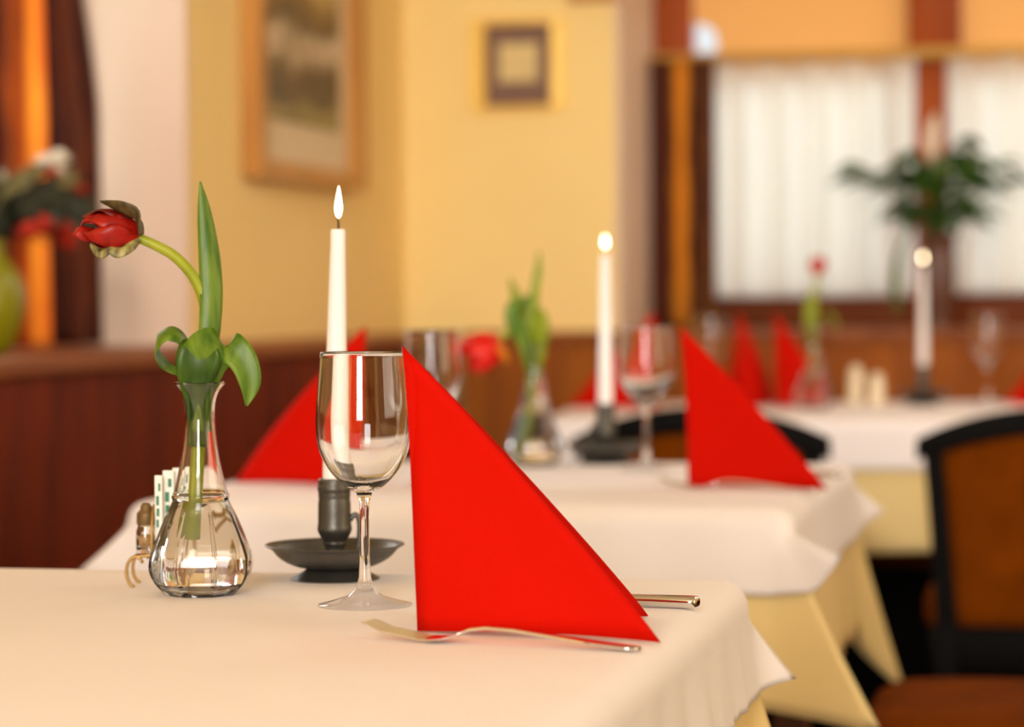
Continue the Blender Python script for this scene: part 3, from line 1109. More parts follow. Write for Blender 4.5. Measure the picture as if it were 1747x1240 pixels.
def holder_parts(label, loc, rz):
    root = empty('candle_holder', loc, label, 'candle holder', rz, 'pewter candle holders')
    foot = [(0.0, 0.0005), (0.0375, 0.0), (0.0378, 0.0012), (0.034, 0.0035), (0.027, 0.0070), (0.0225, 0.0105), (0.0, 0.0115)]
    obj('foot', lathe(foot, 48), M_pewter, root, angle=40)
    dish = smooth_prof([(0.0, 0.0118), (0.024, 0.0105), (0.036, 0.0128), (0.047, 0.0190), (0.0535, 0.0262), (0.0585, 0.0288)], 3) + [(0.0592, 0.0296), (0.0584, 0.0303)] + \
        smooth_prof([(0.0530, 0.0285), (0.0460, 0.0215), (0.0350, 0.0152), (0.0240, 0.0132), (0.0, 0.0130)], 3)
    obj('dish', lathe(dish, 64), M_pewter, root, angle=40)
    sock = [(0.0, 0.012), (0.0100, 0.0128), (0.0095, 0.0160), (0.0080, 0.0200), (0.0082, 0.0275), (0.0098, 0.0300), (0.0095, 0.0325), (0.0118, 0.0360), (0.0142, 0.0405), (0.0146, 0.0440),
            (0.0140, 0.0480), (0.0138, 0.0640), (0.0132, 0.0680), (0.0136, 0.0715), (0.0136, 0.0745), (0.0141, 0.0752), (0.0141, 0.0790), (0.0136, 0.0800), (0.0138, 0.0835), (0.0132, 0.0850),
            (0.0112, 0.0850), (0.0108, 0.0780), (0.0100, 0.0600), (0.0, 0.0595)]
    obj('socket', lathe(smooth_prof(sock, 2), 48), M_pewter, root, angle=50)
    bm = bmesh.new()
    add_tube(bm, smooth_prof([(0.0130, 0, 0.050), (0.0165, 0, 0.0545), (0.0200, 0, 0.0525), (0.0212, 0, 0.044), (0.0206, 0, 0.034), (0.0196, 0, 0.024), (0.0190, 0, 0.0150)], 4), 0.0023, 10)
    obj('ring_handle', bm, M_pewter, root)
    bm = bmesh.new()
    add_lathe(bm, smooth_prof([(0.0, 0.0), (0.0050, 0.0008), (0.0060, 0.004), (0.0040, 0.0075), (0.0046, 0.0095), (0.0030, 0.0125), (0.0, 0.013)], 2), 20, cx=0.0205, z0=0.0125)
    obj('thumb_knob', bm, M_pewter, root)
    return root


def candle_parts(label, loc, lean, rz):
    root = empty('candle', loc, label, 'candle', rz, 'white taper candles')
    root.rotation_euler = (0.0, lean, rz)
    H = 0.2365
    prof = [(0.0, 0.0), (0.0098, 0.0), (0.0103, 0.004), (0.0104, 0.03), (0.0092, 0.10), (0.0078, 0.17), (0.0064, H - 0.012), (0.0062, H - 0.0025), (0.0056, H - 0.0006), (0.0048, H - 0.0008), (0.0, H - 0.0028)]
    obj('wax_stick', lathe(prof, 32), M_wax, root, angle=60)
    obj('wick', tube([(0, 0, H - 0.004), (0.0002, 0, H + 0.004), (-0.0006, 0, H + 0.009), (-0.0016, 0.0004, H + 0.0115)], [0.0008, 0.0008, 0.0007, 0.0005], 8), M_wick, root)
    fl = smooth_prof([(0.0, 0.0), (0.0016, 0.0020), (0.0028, 0.0060), (0.0030, 0.0095), (0.0025, 0.0145), (0.0015, 0.0205), (0.0007, 0.0250), (0.0, 0.0275)], 3)
    fl[0] = (0.0, 0.0)
    fl[-1] = (0.0, 0.0275)
    bm = bmesh.new()
    add_lathe(bm, fl, 20, z0=H + 0.0085)
    obj('flame', bm, M_flame, root)
    return root


def napkin(label, loc, d1, d2, L=0.196, H=0.204, lean=(0.0, 0.0), seed=0):
    """Tent-folded napkin: ridge upright at loc, two triangular flaps along headings d1, d2 (rad)."""
    rnd = random.Random(seed)
    bm = bmesh.new()
    n = 16
    for layer in (0, 1):
        for dd, sgn in ((d1, 1), (d2, -1)):
            ux, uy = cos(dd), sin(dd)
            # outward normal of the flap (away from the other flap)
            nx, ny = (uy, -ux)
            ox, oy = cos((d1 + d2) / 2), sin((d1 + d2) / 2)
            mid = ux * 0 + 0
            if (nx * ox + ny * oy) > 0:
                nx, ny = -nx, -ny
            V = {}
            for i in range(n + 1):
                for j in range(n + 1 - i):
                    s, t_ = i / n, j / n
                    k = 0.012 * 4 * s * t_
                    ss, tt = s + k, t_ + k
                    if layer:
                        ss = ss * 0.985 + 0.004
                        tt = tt * 0.985
                    bul = 0.010 * sin(pi * min(1, s * 1.05)) * (1 - t_) + 0.003 * sin(5 * s + 4 * t_ + seed)
                    inset = 0.0022 * layer * min(1.0, s * 8)
                    zz = tt * H + 0.0036 * sin(pi * s) * (1 - t_) ** 2 + 0.0012
                    lx = lean[0] * tt ** 1.4
                    ly = lean[1] * tt ** 1.4
                    V[i, j] = bm.verts.new((ux * ss * L + nx * (bul - inset) + lx, uy * ss * L + ny * (bul - inset) + ly, zz))
            for i in range(n):
                for j in range(n - i):
                    bm.faces.new((V[i, j], V[i + 1, j], V[i, j + 1]))
                    if i + j < n - 1:
                        bm.faces.new((V[i + 1, j], V[i + 1, j + 1], V[i, j + 1]))
    o = obj('napkin', bm, M_nap)
    o.location = loc
    md = o.modifiers.new('thickness', 'SOLIDIFY')
    md.thickness = 0.0016
    md.offset = 0
    return tag(o, label, 'napkin', 'red folded napkins')


def strip(bm, xs, yc, wd, zc, th):
    rings = []
    for x, y, w_, z, t_ in zip(xs, yc, wd, zc, th):
        rings.append([bm.verts.new((x, y + p * w_ / 2, z + q * t_ / 2)) for p, q in ((-1, -0.4), (-0.7, -1), (0.7, -1), (1, -0.4), (1, 0.4), (0.7, 1), (-0.7, 1), (-1, 0.4))])
    for A, B in zip(rings, rings[1:]):
        for k in range(8):
            bm.faces.new((A[k], A[(k + 1) % 8], B[(k + 1) % 8], B[k]))
    bm.faces.new(rings[0][::-1])
    bm.faces.new(rings[-1])


def fork(label, loc, rz):
    bm = bmesh.new()
    def zc(x):
        P = [(0, 0.0125), (0.02, 0.0062), (0.045, 0.0024), (0.06, 0.0034), (0.08, 0.0100), (0.095, 0.0118), (0.12, 0.0098), (0.16, 0.0046), (0.2, 0.0020)]
        for (a, za), (b_, zb) in zip(P, P[1:]):
            if x <= b_:
                f = (x - a) / (b_ - a)
                f = f * f * (3 - 2 * f)
                return za + (zb - za) * f
        return P[-1][1]
    for k in range(4):
        y = (k - 1.5) * 0.0062
        xs = [0.0, 0.004, 0.015, 0.03, 0.045, 0.05]
        strip(bm, xs, [y * 0.96] * 2 + [y] * 4, [0.0012, 0.0022, 0.0030, 0.0034, 0.0038, 0.0062], [zc(x) for x in xs], [0.001, 0.0014] + [0.0018] * 4)
    xs = [0.047, 0.052, 0.060, 0.068, 0.078, 0.09, 0.11, 0.14, 0.17, 0.19, 0.197, 0.2]
    wd = [0.0246, 0.0246, 0.0225, 0.0150, 0.0075, 0.0062, 0.0070, 0.0100, 0.0140, 0.0160, 0.0130, 0.006]
    strip(bm, xs, [0] * len(xs), wd, [zc(x) for x in xs], [0.0019] * 4 + [0.0028] * 8)
    o = obj('fork', bm, M_steel, angle=60)
    o.location = loc
    o.rotation_euler = (0, 0, rz)
    return tag(o, label, 'fork', 'steel forks')


def knife(label, loc, rz):
    root = empty('knife', loc, label, 'knife', rz, 'steel knives')
    bm = bmesh.new()
    xs = [-0.215, -0.205, -0.18, -0.14, -0.11, -0.104]
    strip(bm, xs, [0.003, 0.001, 0, 0, 0, 0], [0.004, 0.012, 0.018, 0.019, 0.017, 0.011], [0.0030] * 6, [0.0010, 0.0014, 0.0018, 0.002, 0.0024, 0.004])
    obj('blade', bm, M_steel, root, angle=60)
    bm = bmesh.new()
    xs = [-0.106, -0.09, -0.06, -0.03, -0.006, -0.001, 0.0]
    strip(bm, xs, [0] * 7, [0.0105, 0.0115, 0.0135, 0.0150, 0.0160, 0.0150, 0.012], [0.0048] * 7, [0.0050, 0.0062, 0.0072, 0.0080, 0.0086, 0.0080, 0.006])
    obj('handle', bm, M_steel, root, angle=60)
    return root


# ------------------------------------------------------------------ tulips (local frame: x across, y away, z up; origin on the cloth under the vase)
def tulip_flower(bm_add, center, axis, length, rad, openness, petals, root, mats, ruffle=0.06, seed=0):
    """Petals as shells on an egg around axis; each a separate part."""
    rnd = random.Random(seed)
    ax = Vector(axis).normalized()
    ref = Vector((0, 0, 1))
    e1 = ax.cross(ref).normalized()
    e2 = e1.cross(ax).normalized()     # 'upward' side
    base = Vector(center) - ax * length * 0.5
    for k in range(petals):
        a0 = 2 * pi * k / petals + (0.0 if k % 2 else 0.12) + rnd.uniform(-0.1, 0.1)
        inner = k % 2
        bm = bmesh.new()
        nu, nv = 8, 12
        wid = 0.80 if not inner else 0.72
        rows_o, rows_i = [], []
        ph = rnd.uniform(0, 6)
        for j in range(nv + 1):
            v = j / nv
            prof = (sin(pi * min(1.0, v * 0.86 + 0.04)) ** 0.62)
            rr = rad * (0.92 if inner else 1.0) * (prof * (1 - openness) + (0.15 + v * 1.3) * openness * 0.9)
            half = wid * (sin(pi * min(1.0, 0.10 + v * 0.90)) ** 0.55) * (1.0 if v < 0.7 else 1.0 - 0.35 * ((v - 0.7) / 0.3))
            ro, ri = [], []
            for i in range(nu + 1):
                u = i / nu * 2 - 1
                a = a0 + u * half
                rf = 1 + ruffle * sin(9 * v + ph + 3 * u) * abs(u) * v
                r2 = rr * rf
                along = length * (v * (1.0 - 0.10 * u * u) - 0.02 * inner) * (1 - 0.25 * openness)
                d = e1 * sin(a) + e2 * cos(a)
                p = base + ax * along + d * r2
                ro.append(bm.verts.new(p))
                ri.append(bm.verts.new(p - d * 0.0007))
            rows_o.append(ro)
            rows_i.append(ri)
        for j in range(nv):
            for i in range(nu):
                bm.faces.new((rows_o[j][i], rows_o[j][i + 1], rows_o[j + 1][i + 1], rows_o[j + 1][i]))
                bm.faces.new((rows_i[j][i + 1], rows_i[j][i], rows_i[j + 1][i], rows_i[j + 1][i + 1]))
            bm.faces.new((rows_i[j][0], rows_o[j][0], rows_o[j + 1][0], rows_i[j + 1][0]))
            bm.faces.new((rows_o[j][nu], rows_i[j][nu], rows_i[j + 1][nu], rows_o[j + 1][nu]))
        for i in range(nu):
            bm.faces.new((rows_o[nv][i], rows_o[nv][i + 1], rows_i[nv][i + 1], rows_i[nv][i]))
            bm.faces.new((rows_i[0][i], rows_i[0][i + 1], rows_o[0][i + 1], rows_o[0][i]))
        obj('petal', bm, mats[k % len(mats)], root)


S1 = 1 / 2123.0


def px(x, y, d=0.0, s=S1, cx=343.0, by=1014.0):
    return ((x - cx) * s, d, (by - y) * s)


YAW = radians(12.24)
V1 = (-0.694, 2.015, TZ)
vase_parts('clear glass vase on the nearest table, holding the drooping dark tulip', V1, YAW)
t = empty('tulip', V1, 'dark red drooping tulip with long upright leaf in nearest vase', 'tulip', YAW, 'red tulips')
stem_pts = smooth_prof([px(331, 924, 0.0), px(334, 850, 0.0), px(340, 760), px(346, 680, 0.001), px(350, 640, 0.002), px(356, 570, 0.004), px(352, 515, 0.004), px(335, 473, 0.003), px(305, 438, 0.0), px(270, 417, -0.002), px(240, 404, -0.003)], 4)
rs = [0.0066] * 6 + [0.0058] * 10 + [0.0050] * 8
rs = [0.0060 - 0.0022 * i / (len(stem_pts) - 1) for i in range(len(stem_pts))]
obj('stem', tube(stem_pts, rs, 14), M_stem, t)
X1 = Vector((1, 0.15, 0))
# tall upright leaf
obj('leaf', leaf([px(346, 720, -0.004), px(350, 640, -0.006), px(362, 575, -0.004), px(366, 500, 0.0), px(362, 430, 0.003), px(354, 360, 0.004), px(347, 309, 0.003)],
                 [0.012, 0.017, 0.0175, 0.0188, 0.0172, 0.0110, 0.0012], Vector((1, 0.35, 0)), fold=0.16, sub=6), M_leaf, t)
# broad sheathing leaf whose end folds over to the right and hangs
obj('leaf', leaf([px(346, 735, -0.0085), px(347, 680, -0.0095), px(350, 645, -0.012), px(358, 610, -0.016), px(380, 591, -0.021), px(408, 597, -0.024), px(427, 622, -0.025), px(434, 655, -0.025), px(428, 690, -0.024)],
                 [0.016, 0.0185, 0.030, 0.040, 0.036, 0.026, 0.022, 0.0165, 0.002],
                 [Vector((1, 0.1, 0)), Vector((1, 0.1, 0)), Vector((1, 0.1, 0.0)), Vector((1, 0.1, -0.2)), Vector((0.75, 0.45, -0.75)), Vector((0.8, 0.3, 0.75)), Vector((1, 0.2, 0.3)), Vector((1, 0.2, 0.2)), Vector((1, 0.2, 0.2))], fold=0.10, sub=6), M_leaf, t)
# second front blade closing the mouth
obj('leaf', leaf([px(340, 760, -0.006), px(342, 690, -0.009), px(340, 650, -0.012), px(343, 622, -0.015), px(352, 596, -0.014), px(362, 586, -0.008)],
                 [0.014, 0.018, 0.026, 0.034, 0.034, 0.012], Vector((1, 0.0, 0.1)), fold=-0.12, sub=6), M_leaf_dark, t)
# left leaf, curled into a loop
obj('leaf', leaf([px(336, 690, 0.004), px(332, 640, 0.004), px(326, 600, 0.002), px(313, 573, -0.001), px(292, 566, -0.003), px(273, 578, -0.002), px(268, 600, 0.003), px(279, 620, 0.008), px(296, 632, 0.010), px(314, 640, 0.010)],
                 [0.012, 0.016, 0.019, 0.021, 0.021, 0.020, 0.018, 0.015, 0.011, 0.003],
                 [Vector((1, 0.5, 0)), Vector((0.8, 0.8, 0)), Vector((0.35, 1, 0.25)), Vector((0.0, 1, 0.55)), Vector((0, 1, 0.62)), Vector((-0.3, 1, 0.4)), Vector((0.1, 1, 0.0)), Vector((0.3, 1, 0.3)), Vector((0.2, 1, 0.5)), Vector((0.2, 1, 0.5))], fold=0.06, sub=6), M_leaf, t)
tulip_flower(None, px(196, 393, -0.003), (-1, -0.12, 0.14), 0.049, 0.0175, 0.02, 6, t, [M_petal_dark, M_petal, M_petal, M_petal_dark, M_petal, M_petal], 0.18, 3)
# frilled green outer petal lying over the top, and the yellow-edged one below
obj('outer_petal', leaf([px(247, 402, -0.010), px(240, 374, -0.013), px(222, 361, -0.014), px(202, 352, -0.013), px(181, 343, -0.012)], [0.011, 0.021, 0.019, 0.012, 0.0012],
                        [Vector((0.3, 1, -0.6)), Vector((0.2, 1, -0.8)), Vector((-0.1, 1, -0.7)), Vector((-0.1, 1, -0.7)), Vector((-0.1, 1, -0.7))], fold=-0.15, sub=5), M_petal_green, t)
obj('outer_petal', leaf([px(246, 407, -0.008), px(232, 418, -0.014), px(212, 427, -0.0165), px(198, 424, -0.0165), px(184, 429, -0.0155), px(172, 422, -0.014), px(164, 414, -0.012)], [0.004, 0.009, 0.011, 0.007, 0.010, 0.006, 0.002],
                        Vector((0.0, 0.7, 1.0)), fold=0.2, sub=5), M_petal_yellow, t)
obj('outer_petal', leaf([px(176, 400, -0.006), px(158, 396, -0.012), px(143, 394, -0.014), px(134, 400, -0.012)], [0.012, 0.013, 0.010, 0.004],
                        Vector((0.2, 0.5, 1)), fold=0.2, sub=5), M_petal, t)
obj('outer_petal', leaf([px(196, 372, -0.004), px(170, 366, -0.006), px(152, 372, -0.006), px(146, 384, -0.006)], [0.012, 0.016, 0.012, 0.004],
                        Vector((0.2, 0.8, 0.6)), fold=0.2, sub=5), M_petal, t)

# ---- second table's tulip
V2 = (-0.752, 3.612, TZ)
S2 = 1 / 1219.0


def p2(x, y, d=0.0):
    return px(x, y, d, S2, 912.0, 795.0)


vase_parts('clear glass vase on the middle table, holding a bright red tulip', V2, YAW)
t = empty('tulip', V2, 'bright red open tulip hanging left out of middle vase', 'tulip', YAW, 'red tulips')
obj('stem', tube(smooth_prof([p2(893, 778), p2(898, 740), p2(906, 680), p2(911, 620), p2(912, 580), p2(900, 562), p2(880, 560), p2(862, 570), p2(848, 584)], 4), 0.0042, 12), M_stem, t)
for spine, wd, sd, mt in [
    ([p2(906, 680, -.004), p2(908, 610, -.006), p2(908, 560, -.010), p2(914, 500, -.010), p2(921, 455, -.008), p2(921, 425, -.006)], [0.012, 0.015, 0.017, 0.014, 0.010, 0.001], Vector((1, 0.2, 0)), M_leaf_lime),
    ([p2(908, 640, .004), p2(904, 570, .004), p2(893, 530, 0), p2(880, 498, 0), p2(871, 470, 0)], [0.012, 0.016, 0.016, 0.012, 0.001], Vector((1, 0.1, 0.3)), M_leaf_lime),
    ([p2(910, 640, -.008), p2(898, 585, -.014), p2(886, 560, -.018), p2(876, 540, -.020), p2(880, 520, -.018), p2(897, 512, -.012), p2(905, 525, -.008)], [0.014, 0.022, 0.026, 0.022, 0.020, 0.018, 0.004], Vector((1, 0.3, 0.4)), M_leaf),
    ([p2(912, 650, -.004), p2(922, 590, -.012), p2(926, 560, -.016), p2(920, 535, -.018), p2(908, 530, -.02)], [0.014, 0.018, 0.020, 0.018, 0.003], Vector((1, -0.2, 0)), M_leaf_lime),
    ([p2(906, 700, -.006), p2(898, 740, -.006), p2(890, 775, -.004)], [0.018, 0.014, 0.004], Vector((1, -0.2, 0)), M_leaf_lime)]:
    obj('leaf', leaf(spine, wd, sd, fold=0.12, sub=5), mt, t)
tulip_flower(None, p2(822, 600), (-0.85, -0.25, -0.52), 0.066, 0.030, 0.16, 6, t, [M_petal_bright] * 6, 0.16, 8)
obj('outer_petal', leaf([p2(848, 580, -.01), p2(858, 600, -.014), p2(866, 618, -.014)], [0.012, 0.016, 0.003], Vector((0.8, 0.6, -0.3)), fold=0.1), M_petal_orange, t)

# ---- third table's tulip
V3 = (-0.549, 5.486, TZ)
S3 = 1 / 821.0


def p3(x, y, d=0.0):
    return px(x, y, d, S3, 1388.0, 697.0)


vase_parts('clear glass vase on the far table, holding a small tulip', V3, YAW)
t = empty('tulip', V3, 'small upright red tulip in vase on far table', 'tulip', YAW, 'red tulips')
obj('stem', tube(smooth_prof([p3(1384, 660), p3(1387, 600), p3(1390, 540), p3(1392, 500), p3(1395, 466)], 4), 0.0042, 10), M_stem, t)
for spine, wd, sd in [
    ([p3(1388, 600), p3(1384, 550), p3(1386, 515), p3(1393, 485)], [0.012, 0.026, 0.026, 0.002], Vector((1, 0.2, 0))),
    ([p3(1389, 590), p3(1398, 548), p3(1412, 536), p3(1424, 548), p3(1428, 572)], [0.012, 0.022, 0.020, 0.016, 0.002], Vector((0.5, 1, 0.3)))]:
    obj('leaf', leaf(spine, wd, sd, fold=0.12, sub=5), M_leaf_lime, t)
tulip_flower(None, p3(1396, 452), (0.1, -0.1, 1), 0.040, 0.0180, 0.0, 6, t, [M_petal_bright, M_petal], 0.05, 5)

# ------------------------------------------------------------------ candles
H1 = (-0.619, 2.142, TZ)
H2 = (-0.663, 3.680, TZ)
H3 = (-0.335, 5.67, TZ)
h = holder_parts('pewter candle holder on the nearest table beside the wine glass', H1, YAW)
dup(h, H2, 'pewter candle holder at the back of the middle table', YAW + radians(160))
dup(h, H3, 'pewter candle holder on the far table beside two shakers', YAW + radians(60))
c = candle_parts('lit white taper candle in front holder, its flame sharp', (H1[0], H1[1], TZ + 0.0597), 0.022, YAW)
for loc, lab in ((H2, 'lit white taper candle on middle table before yellow wall'), (H3, 'lit white taper candle on far table before potted plant')):
    d = dup(c, (loc[0], loc[1], TZ + 0.0597), lab)
    d.rotation_euler = (0, 0.004, YAW)
    for ch in d.children:
        if ch.name.startswith('flame'):      # these two burn lower
            ch.scale = (0.95, 0.95, 0.62)
            ch.location.z = (0.2365 + 0.0085) * 0.38 + 0.002

# ------------------------------------------------------------------ napkins
napkin('red tent napkin nearest and largest, sharp, on nearest table', (-0.462, 1.813, TZ), radians(-12), radians(37), 0.183, 0.202, lean=(-0.012, 0.0), seed=1)
napkin('red tent napkin on right side of middle table', (-0.480, 3.245, TZ), radians(-15), radians(33), 0.183, 0.198, lean=(-0.010, 0.0), seed=2)
napkin('red tent napkin on left side of middle table, pointing left', (-0.880, 3.165, TZ), radians(160), radians(128), 0.196, 0.200, lean=(0.006, 0.0), seed=3)
napkin('red tent napkin at far table left end, behind middle candle', (-0.870, 5.44, TZ), radians(172), radians(140), 0.196, 0.198, lean=(-0.008, 0.0), seed=4)
napkin('narrow red napkin on far table just above middle napkin slope', (-0.700, 5.46, TZ), radians(72), radians(106), 0.18, 0.198, lean=(0.0, 0.0), seed=5)
napkin('narrow red napkin on far table beside the far vase', (-0.632, 5.535, TZ), radians(38), radians(70), 0.135, 0.198, lean=(0.0, 0.0), seed=6)
napkin('red napkin cut off by right edge, on far table', (0.020, 5.725, TZ), radians(178), radians(215), 0.19, 0.198, lean=(0.0, 0.0), seed=7)

# ------------------------------------------------------------------ wine glasses
g = wine_glass('sharp empty wine glass on nearest table before the candle', (-0.543, 1.962, TZ))
for loc, lab in (((-0.805, 3.234, TZ), 'wine glass behind the top of the nearest red napkin'),
                 ((-0.580, 3.531, TZ), 'wine glass between middle candle and right middle napkin'),
                 ((-0.199, 5.647, TZ), 'wine glass on far table right of far candle'),
                 ((-0.788, 5.67, TZ), 'wine glass on far table peeping over the middle napkin')):
    o = g.copy()
    COL.objects.link(o)
    o.location = loc
    o['label'] = lab

# ------------------------------------------------------------------ cutlery
fr = math.atan2(1.735 - 1.792, 0.2)
f1 = fork('steel fork lying before the nearest red napkin', (-0.487, 1.765, TZ + 0.0008), math.atan2(1.731 - 1.765, -0.290 + 0.487))
k1 = knife('steel knife behind nearest napkin, only handle end showing', (-0.286, 1.975, TZ + 0.0010), radians(-10))
f2 = f1.copy()
COL.objects.link(f2)
f2.location = (-0.510, 3.205, TZ + 0.0008)
f2['label'] = 'steel fork beside the right napkin on middle table'
dup(k1, (-0.305, 3.40, TZ + 0.0010), 'steel knife behind the right napkin on middle table')

# ------------------------------------------------------------------ cruet caddy behind the first vase
CB = (-0.752, 2.075, TZ)


def pc(x, y, d=0.0):
    return px(x, y, d, 1 / 2060.0, 262.0, 1003.0)


t = empty('cruet_caddy', CB, 'small brass wire caddy with ring feet left of nearest vase', 'caddy', YAW)
for d in (-0.018, 0.018):
    bm = bmesh.new()
    pts = [pc(228 + 17 * cos(a) * 0.9, 976 - 26 * sin(a), d) for a in [pi * 1.45 - i * (pi * 1.25) / 18 for i in range(19)]]
    add_tube(bm, pts, 0.0014, 8)
    obj('ring_foot', bm, M_brass, t)
bm = bmesh.new()
for d in (-0.018, 0.018):
    add_tube(bm, smooth_prof([pc(226, 951, d), pc(250, 948, d), pc(290, 948, d), pc(318, 950, d)], 3), 0.0014, 8)
for x in (228, 262, 300, 316):
    add_tube(bm, [pc(x, 949, -0.018), pc(x, 949, 0.018)], 0.0014, 8)
obj('tray_wires', bm, M_brass, t)
for d in (-0.018, 0.018):
    obj('back_foot', tube(smooth_prof([pc(316, 950, d), pc(326, 975, d), pc(316, 1000, d), pc(304, 996, d)], 4), 0.0014, 8), M_brass, t)
bm = bmesh.new()
add_tube(bm, smooth_prof([pc(256, 950, -0.018), pc(256, 905, -0.018), pc(256, 872, -0.009), pc(256, 866, 0), pc(256, 872, 0.009), pc(256, 905, 0.018), pc(256, 950, 0.018)], 4), 0.0013, 8)
obj('wire_hoop', bm, M_brass, t)

sx, sy, sz = pc(243, 946, -0.004)
rot = Matrix.Rotation(YAW, 3, 'Z')
sw = Vector(CB) + rot @ Vector((sx, sy, sz))
t = empty('spice_shaker', tuple(sw), 'small glass spice shaker with bronze cap in the wire caddy', 'shaker', YAW)
obj('shaker_body', lathe([(0, 0.0004), (0.0078, 0.0), (0.0084, 0.002), (0.0084, 0.018), (0.0070, 0.022), (0.0070, 0.024), (0.0060, 0.024), (0.0060, 0.0215), (0.0074, 0.0175), (0.0074, 0.003), (0, 0.002)], 24), M_glass, t)
obj('spice_fill', lathe([(0, 0.0022), (0.0072, 0.0032), (0.0072, 0.0135), (0.0, 0.0150)], 24), M_seasoning, t)
obj('cap', lathe([(0, 0.0235), (0.0074, 0.0235), (0.0080, 0.0245), (0.0078, 0.033), (0.0050, 0.0360), (0.0046, 0.0385), (0.0030, 0.0410), (0, 0.0415)], 24), M_agedbrass, t, angle=40)

for k, (xa, xb, ytop, d, lab) in enumerate([(260, 273, 813, -0.010, 'white paper sachet with green print, leftmost in caddy'),
                                            (271, 290, 806, 0.000, 'white paper sachet standing in the middle of the caddy'),
                                            (285, 305, 803, 0.010, 'white paper sachet partly behind the nearest vase')]):
    c0 = pc((xa + xb) / 2, 947, d)
    wpos = Vector(CB) + rot @ Vector(c0)
    s = empty('paper_sachet', tuple(wpos), lab, 'sachet', YAW + radians(6 * (k - 1)), 'paper sachets in the caddy')
    hw = (xb - xa) / 2 / 2060.0
    hh = (947 - ytop) / 2060.0
    bm = box(-hw, hw, -0.0014, 0.0014, 0, hh, bevel=0.0006)
    obj('sleeve', bm, M_paper, s)
    bm = bmesh.new()
    for z0, z1, w0, w1 in ((0.80, 0.90, 0.1, 0.75), (0.62, 0.74, -0.6, 0.2), (0.48, 0.58, -0.5, 0.3), (0.34, 0.44, -0.6, 0.1)):
        add_box(bm, hw * (w0 * 0.8 - 0.1), hw * (w1 * 0.8), -0.0017, -0.0013, hh * z0, hh * z1)
    obj('print_marks', bm, M_print, s, smooth=False)

# ------------------------------------------------------------------ shakers on the far table
for x, y, hgt, lab in ((-0.477, 5.664, 0.086, 'taller cream porcelain shaker on far table'), (-0.431, 5.636, 0.070, 'shorter cream porcelain shaker next to far candle')):
    t = empty('table_shaker', (x, y, TZ), lab, 'shaker', 0, 'cream shakers on the far table')
    obj('shaker_body', lathe(smooth_prof([(0, 0.0), (0.0165, 0.0), (0.0180, 0.004), (0.0165, hgt * 0.5), (0.0130, hgt * 0.80), (0, hgt * 0.80)], 3), 28), M_porcelain, t, angle=50)
    obj('cap', lathe(smooth_prof([(0, hgt * 0.79), (0.0132, hgt * 0.80), (0.0128, hgt * 0.90), (0.0075, hgt * 0.98), (0, hgt)], 3), 28), M_porcelain, t)

# ------------------------------------------------------------------ potted peace lily on the back sill
PL = (-0.352, 6.60, 0.90)
t = empty('potted_plant', PL, 'dark green leafy plant in tall brown pot before back window', 'potted plant', YAW)
pot = [(0, 0), (0.036, 0.0), (0.038, 0.004), (0.042, 0.06), (0.044, 0.14), (0.042, 0.20), (0.046, 0.225), (0.048, 0.235), (0.044, 0.236), (0.041, 0.222), (0, 0.215)]
obj('pot', lathe(smooth_prof(pot, 2), 36), M_potbrown, t, angle=50)
obj('soil', lathe([(0, 0.2165), (0.0412, 0.2155), (0, 0.224)], 24), M_bouqdark, t)
rnd = random.Random(21)
for k in range(74):
    if k < 66:
        az = 2 * pi * k * 0.381966 + rnd.uniform(-0.3, 0.3)
        reach = rnd.uniform(0.03, 0.13)
        rise = rnd.uniform(0.05, 0.24) * (1.15 - reach * 2.2)
    else:
        az = rnd.choice([0.1, pi, pi + 0.25, -0.3, 3.0, 0.4])
        reach = rnd.uniform(0.19, 0.25)
        rise = rnd.uniform(0.12, 0.2)
    ux, uy = cos(az), sin(az) * 0.55
    z0 = 0.215
    droop = rnd.uniform(0.02, 0.10)
    Ls = rnd.uniform(0.07, 0.11)
    side = Vector((-uy, ux, 0.0)).normalized() + Vector((0, 0, rnd.uniform(-0.5, 0.5)))
    sp_ = [(ux * 0.008, uy * 0.008, z0), (ux * reach * 0.35, uy * reach * 0.35, z0 + rise * 0.7), (ux * reach * 0.75, uy * reach * 0.75, z0 + rise)]
    end = Vector(sp_[-1])
    dirv = Vector((ux, uy, -droop * 8 * 0.5)).normalized()
    sp_ += [tuple(end + dirv * Ls * 0.5 + Vector((0, 0, 0.012))), tuple(end + dirv * Ls)]
    wl_ = rnd.uniform(0.042, 0.062)
    obj('leaf', leaf(sp_, [0.003, 0.004, wl_ * 0.55, wl_, 0.002], side, fold=0.14, sub=3, n=4), M_lily, t)
# one long trailing leaf on the left, one pale bloom
obj('leaf', leaf([(-0.01, -0.01, 0.22), (-0.06, -0.02, 0.25), (-0.10, -0.03, 0.20), (-0.115, -0.04, 0.10), (-0.10, -0.05, 0.03)], [0.003, 0.006, 0.012, 0.022, 0.002], Vector((1, 0.4, 0.2)), fold=0.12, sub=5), M_lily, t)
obj('bloom', leaf([(-0.01, 0.0, 0.40), (-0.012, 0.0, 0.45), (-0.008, 0.0, 0.50), (-0.004, 0.0, 0.535)], [0.006, 0.030, 0.026, 0.002], Vector((1, 0.3, 0)), fold=0.2, sub=4), M_cream, t)
obj('bloom_stalk', tube(smooth_prof([(0, 0, 0.215), (-0.006, 0, 0.30), (-0.01, 0, 0.41)], 4), 0.0025, 8), M_lily, t)

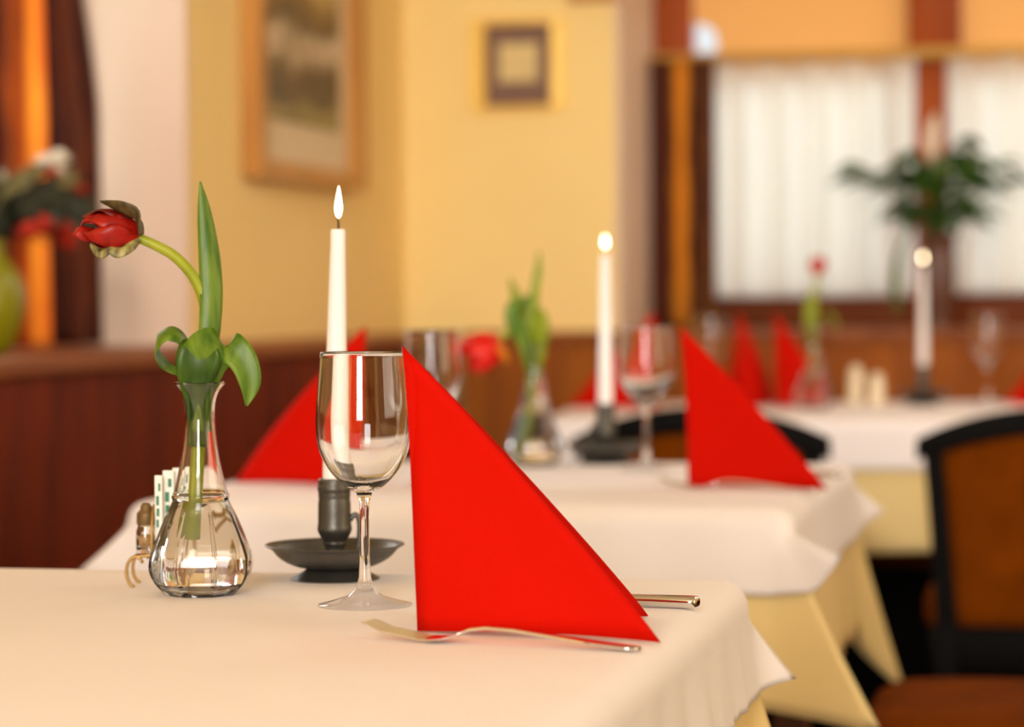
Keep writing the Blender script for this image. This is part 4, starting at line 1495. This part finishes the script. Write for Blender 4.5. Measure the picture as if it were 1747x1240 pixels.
# ------------------------------------------------------------------ bouquet in the left niche
BQ = (-1.72, 3.93, 0.90)
t = empty('flower_bouquet', BQ, 'bouquet of cream and red flowers with dark foliage in left niche', 'bouquet', radians(60))
tv = tag(obj('round_vase', lathe(smooth_prof([(0, 0), (0.035, 0.0), (0.055, 0.02), (0.072, 0.07), (0.068, 0.12), (0.045, 0.155), (0.038, 0.17), (0.042, 0.182), (0.036, 0.182), (0.030, 0.165), (0, 0.16)], 3), 36), M_olive),
         'olive green round vase on the left window sill', 'vase')
tv.location = BQ
rnd = random.Random(5)
R60 = Matrix.Rotation(-radians(60), 3, 'Z')


def wq(X, Y, Z):
    """room point -> bouquet frame"""
    return R60 @ (Vector((X, Y, Z)) - Vector(BQ))


neck_ = Vector((0, 0, 0.175))
for k in range(42):
    Y = rnd.uniform(3.92, 4.30)
    f = (Y - 3.92) / 0.38
    Z = rnd.uniform(1.115, 1.175) - 0.01 * f
    X = -1.70 + rnd.uniform(-0.03, 0.05)
    e = wq(X, Y, Z)
    m = neck_.lerp(e, 0.55) + Vector((0, 0, 0.03))
    base_ = e + (neck_ - e) * 0.28
    obj('leaf', leaf([tuple(neck_ + Vector((rnd.uniform(-.012, .012), rnd.uniform(-.012, .012), -0.01))), tuple(m), tuple(base_ + Vector((0, 0, 0.012))), tuple(e), tuple(e + Vector((rnd.uniform(-.03, .03), rnd.uniform(-.03, .03), -0.025)))],
                     [0.003, 0.008, 0.040, 0.046, 0.003], Vector((rnd.uniform(-0.4, 0.4), 0.5, 1)), fold=0.1, sub=3, n=4), M_bouqdark, t)
for k in range(16):
    e = wq(-1.69 + rnd.uniform(-0.02, 0.03), rnd.uniform(3.98, 4.20), rnd.uniform(1.165, 1.205))
    m = neck_.lerp(e, 0.6) + Vector((0, 0, 0.02))
    obj('leaf', leaf([tuple(neck_), tuple(m), tuple(e), tuple(e + Vector((rnd.uniform(-.02, .02), 0, 0.02)))], [0.003, 0.010, 0.030, 0.002], Vector((0.6, 0.4, 0.7)), fold=0.1, sub=3, n=4), M_bouqlight, t)


def blossom(c, r, mat, seed):
    rn = random.Random(seed)
    bm = bmesh.new()
    for ring, (cnt, tilt) in enumerate(((6, 1.2), (6, 0.8), (4, 0.35))):
        for q in range(cnt):
            a = 2 * pi * q / cnt + ring * 0.5 + rn.uniform(-0.15, 0.15)
            d = Vector((cos(a) * sin(tilt), sin(a) * sin(tilt), cos(tilt)))
            sd = Vector((-sin(a), cos(a), 0))
            add_leaf(bm, [tuple(c), tuple(c + d * r * 0.6), tuple(c + d * r)], [r * 0.3, r * 0.8, r * 0.35], sd, fold=0.15, sub=2, n=3)
    obj('blossom', bm, mat, t)


for k, (Y, Z, r_, mt) in enumerate([(4.07, 1.205, 0.022, M_cream), (4.13, 1.21, 0.028, M_cream), (4.12, 1.19, 0.024, M_cream), (4.10, 1.19, 0.018, M_redpetal), (4.22, 1.165, 0.02, M_redpetal),
                                    (4.05, 1.095, 0.034, M_redpetal), (4.14, 1.085, 0.036, M_redpetal), (4.00, 1.085, 0.03, M_redpetal), (4.20, 1.09, 0.026, M_cream), (4.08, 1.105, 0.026, M_cream), (4.16, 1.07, 0.03, M_redpetal)]):
    cpt = wq(-1.665, Y, Z)
    blossom(cpt, r_, mt, k)
    m = neck_.lerp(cpt, 0.5) + Vector((0, 0, 0.02))
    obj('flower_stalk', tube(smooth_prof([tuple(neck_), tuple(m), tuple(cpt)], 4), 0.0016, 6), M_bouqdark, t)
